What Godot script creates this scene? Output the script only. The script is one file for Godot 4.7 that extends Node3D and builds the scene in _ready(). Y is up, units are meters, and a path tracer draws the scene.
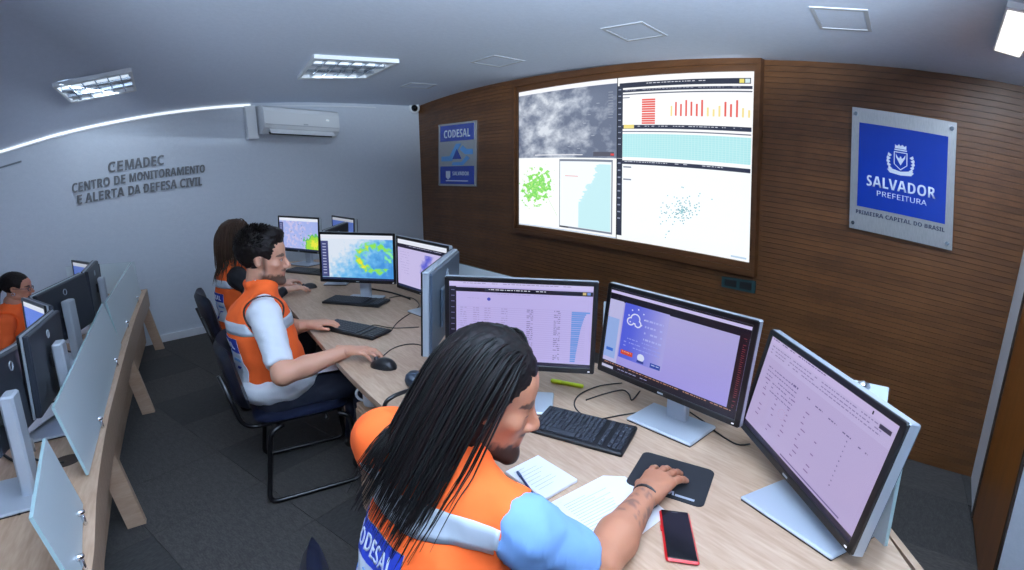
extends Node3D
# A weather and civil-defence monitoring room: wood-slat wall with a video wall, two long desks, four people.

const FOCAL := 500.0
const EYE := 1.62
const DESK := 0.74
const LOW_DESK := 0.57
var PITCH := atan(115.0 / 500.0)
var M := {}
var wood_wall := {}
var white_wall := {}
var rng := RandomNumberGenerator.new()

func _ready():
	rng.seed = 11
	camera_and_light()
	make_materials()
	make_shell()
	make_ceiling_fittings()
	make_wall_things()
	make_right_desk()
	make_left_desk()
	make_chairs()
	make_people()

func camera_and_light():
	var cam := Camera3D.new()
	cam.name = "camera"
	cam.fov = rad_to_deg(2.0 * atan(285.0 / FOCAL))
	cam.near = 0.02
	cam.position = Vector3(0, EYE, 0)
	cam.rotation.x = -PITCH
	add_child(cam)
	cam.current = true
	var we := WorldEnvironment.new()
	we.name = "environment"
	var e := Environment.new()
	e.background_mode = Environment.BG_COLOR
	e.background_color = Color(0.05, 0.055, 0.06)
	e.tonemap_mode = Environment.TONE_MAPPER_LINEAR
	e.tonemap_exposure = 0.97
	e.sdfgi_enabled = true
	e.ssao_enabled = true
	e.ssil_enabled = true
	we.environment = e
	add_child(we)
	# the photographer's flash, bounced off the ceiling; its glint shows on the blue plaque
	var flash := SpotLight3D.new()
	flash.name = "camera_flash"
	flash.position = Vector3(0.1, EYE + 0.22, 0.12)
	flash.rotation = Vector3(deg_to_rad(52), 0, 0)
	flash.spot_angle = 56
	flash.spot_angle_attenuation = 0.3
	flash.spot_range = 12
	flash.light_energy = 25.0
	flash.light_size = 0.05
	flash.light_color = Color(0.86, 0.93, 1.0)
	flash.shadow_enabled = true
	add_child(flash)

# ---------- pixels to places ----------
func ray(x: float, y: float) -> Vector3:
	var a := (x - 512.0) / FOCAL
	var b := -(y - 285.0) / FOCAL
	var c := cos(PITCH)
	var s := sin(PITCH)
	return Vector3(a, b * c - s, -(c + b * s))
func px(x: float, y: float, h: float) -> Vector3:
	var r := ray(x, y)
	return Vector3(0, EYE, 0) + r * ((h - EYE) / r.y)
func ceiling_height(x: float, z: float) -> float:
	z = minf(z, -1.5)
	x = clampf(x, -4.3, 2.9)
	return 2.4216 - 0.2457 * x - 0.0017 * z + 0.0024 * x * x - 0.0463 * x * z + 0.002 * z * z - 0.0042 * x * x * x * x
func on_ceiling(x: float, y: float) -> Vector3:
	var r := ray(x, y)
	var t := 0.3
	while t < 9.0:
		var p := Vector3(0, EYE, 0) + r * t
		if p.y >= ceiling_height(p.x, p.z): return p
		t += 0.004
	return Vector3.ZERO
# a wall is a smooth plan curve resampled evenly; hf is the share of the ceiling height
func make_wall_curve(pts: Array, flip: float) -> Dictionary:
	var c := Curve2D.new()
	for i in pts.size():
		var a: Vector2 = pts[maxi(i - 1, 0)]
		var b: Vector2 = pts[mini(i + 1, pts.size() - 1)]
		var t := (b - a) / 6.0
		c.add_point(pts[i], -t, t)
	var n := 80
	var l := c.get_baked_length()
	var out := PackedVector2Array()
	for i in n + 1: out.append(c.sample_baked(l * i / n, true))
	return {"p": out, "n": n, "len": l, "flip": flip}
func wall_plan(w: Dictionary, s: float) -> Vector2:
	var p: PackedVector2Array = w.p
	var f: float = s / w.len * w.n
	var i := clampi(int(floor(f)), 0, w.n - 1)
	return p[i] + (p[i + 1] - p[i]) * (f - i)
func wall_normal(w: Dictionary, s: float) -> Vector3:
	var a := wall_plan(w, s - 0.08)
	var b := wall_plan(w, s + 0.08)
	var t := (b - a).normalized() * float(w.flip)
	return Vector3(-t.y, 0, t.x)
func wall_pt(w: Dictionary, s: float, hf: float, d: float) -> Vector3:
	var p := wall_plan(w, s)
	return Vector3(p.x, hf * ceiling_height(p.x, p.y), p.y) + wall_normal(w, s) * d
func on_wall(w: Dictionary, x: float, y: float) -> Vector2:   # pixel to (s, hf)
	var r := ray(x, y)
	var p: PackedVector2Array = w.p
	for i in int(w.n):
		var a := p[i]
		var e := p[i + 1] - a
		if i == 0: a -= e * 4.0
		var den := r.x * e.y - r.z * e.x
		if absf(den) < 1e-9: continue
		var t := (a.x * e.y - a.y * e.x) / den
		var ex := r.x * t - a.x
		var ez := r.z * t - a.y
		var k := (ex * e.x + ez * e.y) / e.length_squared()
		var top := 5.0 if i == 0 else (3000.0 if i == w.n - 1 else 1.0)
		if k >= -0.001 and k <= top and t > 0:
			if i == 0: k -= 4.0
			var s: float = (i + k) / w.n * w.len
			var q := wall_plan(w, s)
			return Vector2(s, (EYE + r.y * t) / ceiling_height(q.x, q.y))
	return Vector2.ZERO
func wall_quad(w: Dictionary, tl: Vector2, tr: Vector2, br: Vector2, bl: Vector2, lift := 0.0) -> Callable:
	var a := on_wall(w, tl.x, tl.y)
	var b := on_wall(w, tr.x, tr.y)
	var c := on_wall(w, br.x, br.y)
	var d := on_wall(w, bl.x, bl.y)
	return func(u: float, v: float, o: float) -> Vector3:   # u right, v down, o out of the wall
		var q := a.lerp(b, u).lerp(d.lerp(c, u), v)
		return wall_pt(w, q.x, q.y, o + lift)
func ceiling_quad(tl: Vector2, tr: Vector2, br: Vector2, bl: Vector2) -> Callable:
	var a := on_ceiling(tl.x, tl.y)
	var b := on_ceiling(tr.x, tr.y)
	var c := on_ceiling(br.x, br.y)
	var d := on_ceiling(bl.x, bl.y)
	return func(u: float, v: float, o: float) -> Vector3:
		var q := a.lerp(b, u).lerp(d.lerp(c, u), v)
		return Vector3(q.x, ceiling_height(q.x, q.z) - o, q.z)

# ---------- scene tree ----------
func numbered(called: String, parent: Node) -> String:
	if not parent.has_node(called): return called
	var i := 1
	while parent.has_node("%s_%03d" % [called, i]): i += 1
	return "%s_%03d" % [called, i]
func thing(called: String, label: String, category: String, at := Vector3.ZERO, turn := 0.0, group := "") -> Node3D:
	var o := Node3D.new()
	o.name = numbered(called, self)
	add_child(o)
	o.position = at
	o.rotation.y = turn
	tag(o, label, category, group)
	return o
func tag(o: Node, label: String, category: String, group := "") -> Node:
	o.set_meta("label", label)
	o.set_meta("category", category)
	if group: o.set_meta("group", group)
	return o
func struct(o: Node) -> Node:
	o.set_meta("kind", "structure")
	return o
func obj(called: String, mesh, mat: Material, parent: Node = self) -> MeshInstance3D:
	var o := MeshInstance3D.new()
	o.name = numbered(called, parent)
	if mesh is SurfaceTool:
		mesh.generate_normals()
		o.mesh = mesh.commit()
	else: o.mesh = mesh
	o.material_override = mat
	o.cast_shadow = GeometryInstance3D.SHADOW_CASTING_SETTING_ON
	parent.add_child(o)
	return o
func dup(root: Node3D, at: Vector3, turn: float, label := "") -> Node3D:
	var r: Node3D = root.duplicate()
	var base: String = root.name
	r.name = numbered(base, self)
	add_child(r)
	r.position = at
	r.rotation.y = turn
	if label: r.set_meta("label", label)
	return r

# ---------- shapes ----------
func start(smooth := false) -> SurfaceTool:
	var st := SurfaceTool.new()
	st.begin(Mesh.PRIMITIVE_TRIANGLES)
	st.set_smooth_group(0 if smooth else 0xFFFFFFFF)
	return st
func tri(st: SurfaceTool, a: Vector3, b: Vector3, c: Vector3, ua := Vector2.ZERO, ub := Vector2.ZERO, uc := Vector2.ZERO):
	st.set_uv(ua); st.add_vertex(a)
	st.set_uv(ub); st.add_vertex(b)
	st.set_uv(uc); st.add_vertex(c)
func quad(st: SurfaceTool, a: Vector3, b: Vector3, c: Vector3, d: Vector3, ua := Vector2(0, 0), ub := Vector2(1, 0), uc := Vector2(1, 1), ud := Vector2(0, 1)):
	tri(st, a, b, c, ua, ub, uc)
	tri(st, a, c, d, ua, uc, ud)
func rbox(st: SurfaceTool, xf: Transform3D, size: Vector3, r := 0.004):
	var h := size * 0.5
	r = minf(r, minf(h.x, minf(h.y, h.z)) * 0.98)
	var P := func(sx, sy, sz, k) -> Vector3:   # k: the axis on whose face the corner lies
		var v := Vector3(sx * (h.x - (0.0 if k == 0 else r)), sy * (h.y - (0.0 if k == 1 else r)), sz * (h.z - (0.0 if k == 2 else r)))
		return xf * v
	for s in [-1, 1]:
		quadf(st, [P.call(s, -1, -1, 0), P.call(s, 1, -1, 0), P.call(s, 1, 1, 0), P.call(s, -1, 1, 0)], s < 0)
		quadf(st, [P.call(-1, s, -1, 1), P.call(-1, s, 1, 1), P.call(1, s, 1, 1), P.call(1, s, -1, 1)], s < 0)
		quadf(st, [P.call(-1, -1, s, 2), P.call(1, -1, s, 2), P.call(1, 1, s, 2), P.call(-1, 1, s, 2)], s < 0)
	if r < 0.0006: return
	for a in [-1, 1]:
		for b in [-1, 1]:
			quadf(st, [P.call(a, b, -1, 0), P.call(a, b, 1, 0), P.call(a, b, 1, 1), P.call(a, b, -1, 1)], a * b < 0)
			quadf(st, [P.call(-1, a, b, 1), P.call(1, a, b, 1), P.call(1, a, b, 2), P.call(-1, a, b, 2)], a * b < 0)
			quadf(st, [P.call(a, -1, b, 2), P.call(a, 1, b, 2), P.call(a, 1, b, 0), P.call(a, -1, b, 0)], a * b < 0)
			for c in [-1, 1]:
				if a * b * c > 0: tri(st, P.call(a, b, c, 0), P.call(a, b, c, 2), P.call(a, b, c, 1))
				else: tri(st, P.call(a, b, c, 0), P.call(a, b, c, 1), P.call(a, b, c, 2))
func quadf(st: SurfaceTool, q: Array, flip: bool):
	if flip: quad(st, q[3], q[2], q[1], q[0])
	else: quad(st, q[0], q[1], q[2], q[3])
func box(size: Vector3, r := 0.004, at := Vector3.ZERO, b := Basis.IDENTITY) -> SurfaceTool:
	var st := start()
	rbox(st, Transform3D(b, at), size, r)
	return st
func tube(st: SurfaceTool, pts: Array, r, sides := 8, caps := true):
	var n := pts.size()
	var rings := []
	var up := Vector3.ZERO
	for i in n:
		var t: Vector3 = (pts[mini(i + 1, n - 1)] - pts[maxi(i - 1, 0)]).normalized()
		if up == Vector3.ZERO: up = t.cross(Vector3(0.3, 0.9, 0.2) if absf(t.y) < 0.9 else Vector3(1, 0, 0.1)).normalized()
		up = (up - t * up.dot(t)).normalized()
		var side := t.cross(up)
		var rr: float = r[i] if r is Array else r
		var ring := []
		for k in sides: ring.append(pts[i] + (up * cos(TAU * k / sides) + side * sin(TAU * k / sides)) * rr)
		rings.append(ring)
	for i in n - 1:
		for k in sides:
			var k2 := (k + 1) % sides
			quad(st, rings[i][k], rings[i + 1][k], rings[i + 1][k2], rings[i][k2], Vector2(float(k) / sides, i), Vector2(float(k) / sides, i + 1), Vector2(float(k + 1) / sides, i + 1), Vector2(float(k + 1) / sides, i))
	if caps:
		for k in range(1, sides - 1):
			tri(st, rings[0][0], rings[0][k], rings[0][k + 1])
			tri(st, rings[n - 1][0], rings[n - 1][k + 1], rings[n - 1][k])
func tube_of(pts: Array, r, sides := 8) -> SurfaceTool:
	var st := start(true)
	tube(st, pts, r, sides)
	return st
func smooth_path(pts: Array, per := 6) -> Array:
	var c := Curve3D.new()
	for i in pts.size():
		var t: Vector3 = (pts[mini(i + 1, pts.size() - 1)] - pts[maxi(i - 1, 0)]) / 6.0
		c.add_point(pts[i], -t, t)
	var out := []
	var n := (pts.size() - 1) * per
	var l := c.get_baked_length()
	for i in n + 1: out.append(c.sample_baked(l * i / n, true))
	return out
func round_path(pts: Array, r: float) -> Array:   # straight runs with rounded bends
	var out := [pts[0]]
	for i in range(1, pts.size() - 1):
		var a: Vector3 = pts[i] + (pts[i - 1] - pts[i]).normalized() * r
		var b: Vector3 = pts[i] + (pts[i + 1] - pts[i]).normalized() * r
		for k in 6:
			var t := k / 5.0
			out.append(a.lerp(pts[i], t).lerp(pts[i].lerp(b, t), t))
	out.append(pts[-1])
	return out
func lathe(profile: Array, seg := 20, xf := Transform3D.IDENTITY) -> SurfaceTool:
	var st := start(true)
	for i in profile.size() - 1:
		var p: Vector2 = profile[i]
		var q: Vector2 = profile[i + 1]
		for k in seg:
			var a := TAU * k / seg
			var b := TAU * (k + 1) / seg
			quad(st, xf * Vector3(p.x * cos(a), p.y, p.x * sin(a)), xf * Vector3(q.x * cos(a), q.y, q.x * sin(a)), xf * Vector3(q.x * cos(b), q.y, q.x * sin(b)), xf * Vector3(p.x * cos(b), p.y, p.x * sin(b)))
	return st
var uv_turn := 0.0
func prism(poly: PackedVector2Array, y0: float, y1: float, bevel := 0.002) -> SurfaceTool:   # poly in (x, z)
	var st := start()
	var inner := poly
	if bevel > 0:
		var off := Geometry2D.offset_polygon(poly, -bevel)
		if off.size() and off[0].size() == poly.size(): inner = off[0]
	var ix := Geometry2D.triangulate_polygon(inner)
	for i in range(0, ix.size(), 3):
		var a := inner[ix[i]]; var b := inner[ix[i + 1]]; var c := inner[ix[i + 2]]
		var ta := a.rotated(uv_turn); var tb := b.rotated(uv_turn); var tc := c.rotated(uv_turn)
		tri(st, Vector3(a.x, y1, a.y), Vector3(b.x, y1, b.y), Vector3(c.x, y1, c.y), ta, tb, tc)
		tri(st, Vector3(a.x, y0, a.y), Vector3(c.x, y0, c.y), Vector3(b.x, y0, b.y), a, c, b)
	# match inner to outer by nearest corner
	var m := poly.size()
	var near := []
	for i in m:
		var best := 0
		for k in inner.size():
			if inner[k].distance_to(poly[i]) < inner[best].distance_to(poly[i]): best = k
		near.append(inner[best])
	for i in m:
		var j := (i + 1) % m
		var a := poly[i]; var b := poly[j]
		var yt := y1 - bevel
		quad(st, Vector3(a.x, y0, a.y), Vector3(b.x, y0, b.y), Vector3(b.x, yt, b.y), Vector3(a.x, yt, a.y))
		if bevel > 0: quad(st, Vector3(a.x, yt, a.y), Vector3(b.x, yt, b.y), Vector3(near[j].x, y1, near[j].y), Vector3(near[i].x, y1, near[i].y))
	return st
func slab(st: SurfaceTool, map: Callable, u0: float, v0: float, u1: float, v1: float, d0: float, d1: float, nu := 1, nv := 1, us := 1.0, vs := 1.0):
	for i in nu:
		var a := lerpf(u0, u1, float(i) / nu)
		var b := lerpf(u0, u1, float(i + 1) / nu)
		for j in nv:
			var c := lerpf(v0, v1, float(j) / nv)
			var d := lerpf(v0, v1, float(j + 1) / nv)
			quad(st, map.call(a, c, d1), map.call(b, c, d1), map.call(b, d, d1), map.call(a, d, d1), Vector2((a - u0) / (u1 - u0) * us, (c - v0) / (v1 - v0) * vs), Vector2((b - u0) / (u1 - u0) * us, (c - v0) / (v1 - v0) * vs), Vector2((b - u0) / (u1 - u0) * us, (d - v0) / (v1 - v0) * vs), Vector2((a - u0) / (u1 - u0) * us, (d - v0) / (v1 - v0) * vs))
		if d1 != d0:
			quad(st, map.call(a, v0, d0), map.call(b, v0, d0), map.call(b, v0, d1), map.call(a, v0, d1))
			quad(st, map.call(a, v1, d1), map.call(b, v1, d1), map.call(b, v1, d0), map.call(a, v1, d0))
	if d1 != d0:
		for j in nv:
			var c := lerpf(v0, v1, float(j) / nv)
			var d := lerpf(v0, v1, float(j + 1) / nv)
			quad(st, map.call(u0, c, d0), map.call(u0, c, d1), map.call(u0, d, d1), map.call(u0, d, d0))
			quad(st, map.call(u1, c, d1), map.call(u1, c, d0), map.call(u1, d, d0), map.call(u1, d, d1))
func slab_of(map: Callable, u0: float, v0: float, u1: float, v1: float, d0: float, d1: float, nu := 1, nv := 1, us := 1.0, vs := 1.0) -> SurfaceTool:
	var st := start()
	slab(st, map, u0, v0, u1, v1, d0, d1, nu, nv, us, vs)
	return st
# flat polygon given in (u, v) of a map, raised from d0 to d1
func plate(st: SurfaceTool, map: Callable, poly: PackedVector2Array, d0: float, d1: float):
	var ix := Geometry2D.triangulate_polygon(poly)
	for i in range(0, ix.size(), 3):
		tri(st, map.call(poly[ix[i]].x, poly[ix[i]].y, d1), map.call(poly[ix[i + 1]].x, poly[ix[i + 1]].y, d1), map.call(poly[ix[i + 2]].x, poly[ix[i + 2]].y, d1))
	for i in poly.size():
		var a := poly[i]
		var b := poly[(i + 1) % poly.size()]
		quad(st, map.call(a.x, a.y, d0), map.call(b.x, b.y, d0), map.call(b.x, b.y, d1), map.call(a.x, a.y, d1))
func plates(map: Callable, polys: Array, d0: float, d1: float) -> SurfaceTool:
	var st := start()
	for p in polys: plate(st, map, PackedVector2Array(p), d0, d1)
	return st
func flat_map(xf: Transform3D, w: float, h: float) -> Callable:   # u right, v down, o along +z of xf; centre at xf's origin
	return func(u: float, v: float, o: float) -> Vector3: return xf * Vector3((u - 0.5) * w, (0.5 - v) * h, o)
var fonts := {}
func font(bold := true) -> SystemFont:
	if not fonts.has(bold):
		var f := SystemFont.new()
		f.font_names = PackedStringArray(["Droid Sans"])
		f.font_weight = 700 if bold else 400
		fonts[bold] = f
	return fonts[bold]
# lettering laid on a map: (u0, v0) is the left end of the base line, cap height vh in v, total width uw in u
func letters(map: Callable, text: String, u0: float, vbase: float, uw: float, vh: float, d0: float, d1: float, bold := true) -> Array:
	var out := []
	var f := font(bold)
	var total := f.get_string_size(text, HORIZONTAL_ALIGNMENT_LEFT, -1, 64).x
	for i in text.length():
		if text[i] == " ": continue
		var off := f.get_string_size(text.substr(0, i), HORIZONTAL_ALIGNMENT_LEFT, -1, 64).x
		var tm := TextMesh.new()
		tm.font = f
		tm.font_size = 64
		tm.pixel_size = 1.0
		tm.depth = 1.0
		tm.curve_step = 4.0
		tm.text = text[i]
		tm.horizontal_alignment = HORIZONTAL_ALIGNMENT_LEFT
		tm.vertical_alignment = VERTICAL_ALIGNMENT_BOTTOM
		var arr := tm.get_mesh_arrays()
		if arr.is_empty() or arr[Mesh.ARRAY_VERTEX] == null: continue
		var vs: PackedVector3Array = arr[Mesh.ARRAY_VERTEX]
		var base := font_base()
		var st := start()
		var idx = arr[Mesh.ARRAY_INDEX]
		var seq := PackedVector3Array()
		if idx != null and idx.size():
			for k in idx: seq.append(vs[k])
		else: seq = vs
		for k in range(0, seq.size(), 3):
			var w3 := []
			for m in 3:
				var p := seq[k + m]
				w3.append(map.call(u0 + (off + p.x) / total * uw, vbase - (p.y - base) / 45.7 * vh, d1 if p.z > 0 else d0))
			tri(st, w3[0], w3[1], w3[2])
		out.append(st)
	return out
var base_line := -1e9
func font_base() -> float:
	if base_line < -1e8:
		var tm := TextMesh.new()
		tm.font = font(true)
		tm.font_size = 64
		tm.pixel_size = 1.0
		tm.text = "H"
		tm.vertical_alignment = VERTICAL_ALIGNMENT_BOTTOM
		base_line = tm.get_aabb().position.y
	return base_line
func lettering(called: String, map: Callable, text: String, u0: float, vbase: float, uw: float, vh: float, d0: float, d1: float, mat: Material, parent: Node, bold := true, joined := true):
	var ls := letters(map, text, u0, vbase, uw, vh, d0, d1, bold)
	if joined:
		var st := start()
		for l in ls: st.append_from(l.commit(), 0, Transform3D.IDENTITY)
		obj(called, st, mat, parent)
	else:
		for l in ls: obj("letter", l, mat, parent)

# ---------- materials ----------
func seamless(size: int, seed_: int, freq: float, oct := 4, type := FastNoiseLite.TYPE_SIMPLEX_SMOOTH) -> Image:
	var n := FastNoiseLite.new()
	n.seed = seed_
	n.frequency = freq
	n.noise_type = type
	n.fractal_octaves = oct
	return n.get_seamless_image(size, size)
func ramp_tex(a: Image, b: Image, lo: Color, hi: Color, share := 0.5) -> ImageTexture:
	var w := a.get_width()
	var im := Image.create(w, w, true, Image.FORMAT_RGB8)
	for y in w:
		for x in w:
			var v := a.get_pixel(x, y).r * (1.0 - share) + b.get_pixel(x, y).r * share
			im.set_pixel(x, y, lo.lerp(hi, clampf((v - 0.5) * 1.6 + 0.5, 0, 1)))
	im.generate_mipmaps()
	return ImageTexture.create_from_image(im)
func mat(c: Color, rough := 0.5, metal := 0.0) -> StandardMaterial3D:
	var m := StandardMaterial3D.new()
	m.albedo_color = c
	m.roughness = rough
	m.metallic = metal
	return m
func srgb(r: int, g: int, b: int) -> Color: return Color(r / 255.0, g / 255.0, b / 255.0)
func textured(tex: Texture2D, rough: float, scale: Vector3, tri_planar := true, tint := Color.WHITE) -> StandardMaterial3D:
	var m := mat(tint, rough)
	m.albedo_texture = tex
	m.uv1_triplanar = tri_planar
	m.uv1_world_triplanar = tri_planar
	m.uv1_scale = scale
	return m
func make_materials():
	var n1 := seamless(256, 3, 0.012, 4)
	var n2 := seamless(256, 9, 0.06, 3)
	var n3 := seamless(256, 21, 0.2, 2)
	var grain := ramp_tex(n1, n2, srgb(84, 52, 27), srgb(115, 75, 41), 0.45)
	for i in 4:
		var k: float = [1.0, 0.97, 1.03, 0.985][i]
		var m := textured(grain, 0.42, Vector3(0.55, 0.35, 1), false, Color(k, k * 0.99, k * 0.98))
		m.uv1_offset = Vector3(0.31 * i, 0.27 * i, 0)
		M["slat%d" % i] = m
	M.frame_wood = textured(grain, 0.4, Vector3(0.5, 3.5, 0.5), true, Color(0.9, 0.88, 0.86))
	M.door_wood = textured(grain, 0.35, Vector3(3.0, 0.4, 3.0), true, Color(1.25, 1.12, 0.72))
	M.groove = mat(srgb(44, 27, 17), 0.7)
	var oak := ramp_tex(n1, n2, srgb(170, 139, 113), srgb(196, 167, 142), 0.5)
	M.oak = textured(oak, 0.45, Vector3(0.7, 5.0, 1), false)
	M.oak_panel = textured(oak, 0.55, Vector3(1.2, 4.0, 1.2))
	var cp := [[50, 48, 47, 72, 69, 67], [46, 45, 44, 66, 64, 63], [54, 51, 50, 78, 75, 72]]
	for i in 3:
		var q: Array = cp[i]
		var t := ramp_tex(n3, n2, srgb(q[0], q[1], q[2]), srgb(q[3], q[4], q[5]), 0.4)
		var m := textured(t, 1.0, Vector3(3.0, 0.9, 3.0) if i != 1 else Vector3(0.9, 3.0, 3.0), false)
		M["carpet%d" % i] = m
	M.carpet_base = mat(srgb(36, 35, 34), 1.0)
	var plaster := ramp_tex(n2, n3, srgb(222, 225, 230), srgb(232, 234, 238), 0.5)
	M.white_wall = textured(ramp_tex(n2, n3, srgb(198, 205, 215), srgb(208, 214, 223), 0.5), 0.75, Vector3(1.5, 1.5, 1.5))
	M.ceiling = textured(plaster, 0.9, Vector3(1.2, 1.2, 1.2), true, Color(0.92, 0.95, 1.0))
	M.white_paint = mat(srgb(226, 229, 234), 0.45)
	M.white_plastic = mat(srgb(228, 231, 234), 0.35)
	M.gasket = mat(srgb(120, 126, 134), 0.7)
	M.grey_grille = mat(srgb(186, 190, 196), 0.6)
	M.black_plastic = mat(srgb(20, 21, 24), 0.4)
	M.bezel = mat(srgb(12, 12, 15), 0.3)
	M.key = mat(srgb(42, 46, 54), 0.5)
	M.keyboard = mat(srgb(16, 17, 20), 0.5)
	M.silver = mat(srgb(176, 184, 192), 0.38, 0.35)
	M.silver_stand = mat(srgb(188, 196, 206), 0.35, 0.25)
	M.monitor_back = mat(srgb(40, 46, 56), 0.4)
	M.monitor_back_blue = mat(srgb(62, 76, 92), 0.4)
	M.chrome = mat(srgb(225, 228, 232), 0.12, 1.0)
	M.navy_vinyl = mat(srgb(22, 28, 48), 0.42)
	M.black_tube = mat(srgb(14, 14, 17), 0.28)
	M.cable = mat(srgb(16, 16, 18), 0.5)
	M.paper = mat(srgb(240, 241, 244), 0.8)
	M.paper_print = mat(srgb(176, 180, 190), 0.8)
	M.yellow = mat(srgb(212, 226, 40), 0.4)
	M.red_case = mat(srgb(196, 30, 34), 0.35)
	M.phone_glass = mat(srgb(14, 15, 20), 0.12)
	M.pad = mat(srgb(28, 29, 34), 0.9)
	M.blue_plate = mat(srgb(14, 56, 168), 0.12)
	M.blue_plate.clearcoat_enabled = true
	M.blue_plate.clearcoat_roughness = 0.04
	M.plate_white = mat(srgb(214, 224, 240), 0.3)
	M.navy_ink = mat(srgb(30, 40, 80), 0.4)
	M.sky_ink = mat(srgb(96, 160, 220), 0.3)
	var brush := ramp_tex(seamless(256, 5, 0.09, 3), n3, srgb(168, 170, 172), srgb(196, 197, 198), 0.5)
	M.steel = textured(brush, 0.3, Vector3(6.0, 0.4, 1.0), false)
	M.steel.metallic = 0.6
	M.letter = mat(srgb(120, 122, 126), 0.5, 0.3)
	M.teal_plate = mat(srgb(30, 66, 70), 0.5)
	M.hole = mat(srgb(70, 56, 48), 0.8)
	M.glass = mat(Color(0.86, 0.91, 0.93, 0.88), 0.35)
	M.glass.transparency = BaseMaterial3D.TRANSPARENCY_ALPHA
	M.glass_edge = mat(Color(0.72, 0.84, 0.85, 0.85), 0.25)
	M.glass_edge.transparency = BaseMaterial3D.TRANSPARENCY_ALPHA
	M.green = mat(srgb(110, 170, 50), 0.5)
	M.tube_glow = glow(Color(0.86, 0.93, 1.0), 0.9)
	M.lamp_glow = glow(Color(1.0, 0.99, 0.96), 1.6)
	M.cove_glow = glow(Color(0.95, 0.98, 1.0), 1.0)
	M.louvre = mat(srgb(196, 204, 214), 0.16, 0.95)
	M.lens = mat(srgb(8, 8, 10), 0.1)
func glow(c: Color, k: float) -> StandardMaterial3D:
	var m := mat(Color(0.8, 0.8, 0.8), 0.4)
	m.emission_enabled = true
	m.emission = c
	m.emission_energy_multiplier = k
	return m
func screen_mat(im: Image, k := 1.0) -> StandardMaterial3D:
	var m := mat(Color(0.01, 0.01, 0.012), 0.25)
	m.emission_enabled = true
	m.emission = Color.WHITE
	m.emission_texture = ImageTexture.create_from_image(im)
	m.emission_operator = BaseMaterial3D.EMISSION_OP_MULTIPLY
	m.emission_energy_multiplier = k
	return m

# ---------- screen pictures ----------
func blank(w: int, h: int, c: Color) -> Image:
	var im := Image.create(w, h, false, Image.FORMAT_RGB8)
	im.fill(c)
	return im
func rf(im: Image, x: float, y: float, w: float, h: float, c: Color):
	var W := im.get_width()
	var H := im.get_height()
	im.fill_rect(Rect2i(int(x * W), int(y * H), maxi(1, int(w * W)), maxi(1, int(h * H))), c)
func disc(im: Image, x: float, y: float, r: float, c: Color, ring := 0.0):
	var W := im.get_width()
	var H := im.get_height()
	for j in range(int((y - r) * H) - 1, int((y + r) * H) + 2):
		for i in range(int(x * W - r * H) - 1, int(x * W + r * H) + 2):
			if i < 0 or j < 0 or i >= W or j >= H: continue
			var d := Vector2(i - x * W, j - y * H).length() / H
			if d < r and d > r - (ring if ring > 0 else 9.0): im.set_pixel(i, j, c)
func dashes(im: Image, x: float, y: float, w: float, h: float, rows: int, c: Color, fill := 0.4):
	for i in rows:
		var at := x
		while at < x + w:
			var l := rng.randf_range(0.008, 0.03)
			if rng.randf() < 0.85: rf(im, at, y + h * i / rows, minf(l, x + w - at), h / rows * fill, c)
			at += l + 0.006
func weather_screen() -> Image:
	var im := blank(512, 320, srgb(172, 168, 226))
	for y in 320:
		for x in 512: im.set_pixel(x, y, srgb(178, 172, 222).lerp(srgb(160, 152, 230), float(y) / 320))
	rf(im, 0, 0, 1, 0.14, srgb(24, 20, 34))
	rf(im, 0, 0.02, 1, 0.035, srgb(206, 196, 240))
	rf(im, 0.94, 0.1, 0.06, 0.9, srgb(30, 22, 34))
	dashes(im, 0.965, 0.15, 0.02, 0.75, 34, srgb(150, 60, 70))
	rf(im, 0, 0.13, 0.12, 0.8, srgb(190, 188, 232))
	rf(im, 0, 0.35, 0.1, 0.5, srgb(150, 176, 232))
	rf(im, 0.02, 0.73, 0.06, 0.04, srgb(60, 110, 210))
	for y in range(int(0.13 * 320), int(0.8 * 320)):
		for x in range(int(0.13 * 512), int(0.48 * 512)):
			im.set_pixel(x, y, srgb(84, 96, 222).lerp(srgb(168, 164, 228), clampf((x / 512.0 - 0.2) / 0.26, 0, 1)))
	for q in [[0.19, 0.33, 0.05], [0.225, 0.29, 0.065], [0.25, 0.34, 0.045]]: disc(im, q[0], q[1], q[2], srgb(226, 228, 250))
	for q in [[0.19, 0.33, 0.035], [0.225, 0.29, 0.05], [0.25, 0.34, 0.03]]: disc(im, q[0], q[1], q[2], srgb(100, 110, 226))
	for i in 8: disc(im, 0.235 + 0.065 * cos(i * 0.8), 0.27 + 0.1 * sin(i * 0.8), 0.009, srgb(220, 224, 250))
	dashes(im, 0.31, 0.26, 0.14, 0.3, 4, srgb(170, 176, 240), 0.3)
	dashes(im, 0.16, 0.54, 0.3, 0.14, 3, srgb(150, 158, 238), 0.3)
	rf(im, 0.145, 0.7, 0.1, 0.055, srgb(206, 74, 52))
	dashes(im, 0.155, 0.715, 0.08, 0.03, 1, srgb(240, 180, 160))
	disc(im, 0.31, 0.72, 0.045, srgb(214, 222, 250))
	rf(im, 0.285, 0.76, 0.055, 0.03, srgb(40, 56, 150))
	rf(im, 0.39, 0.74, 0.08, 0.055, srgb(42, 70, 170))
	dashes(im, 0.4, 0.755, 0.06, 0.025, 1, srgb(200, 214, 250))
	rf(im, 0, 0.9, 1, 0.1, srgb(26, 22, 40))
	dashes(im, 0.02, 0.915, 0.95, 0.03, 1, srgb(196, 140, 110))
	dashes(im, 0.14, 0.955, 0.25, 0.025, 1, srgb(160, 160, 200))
	rf(im, 0.0, 0.955, 0.1, 0.035, srgb(200, 200, 226))
	return im
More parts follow.
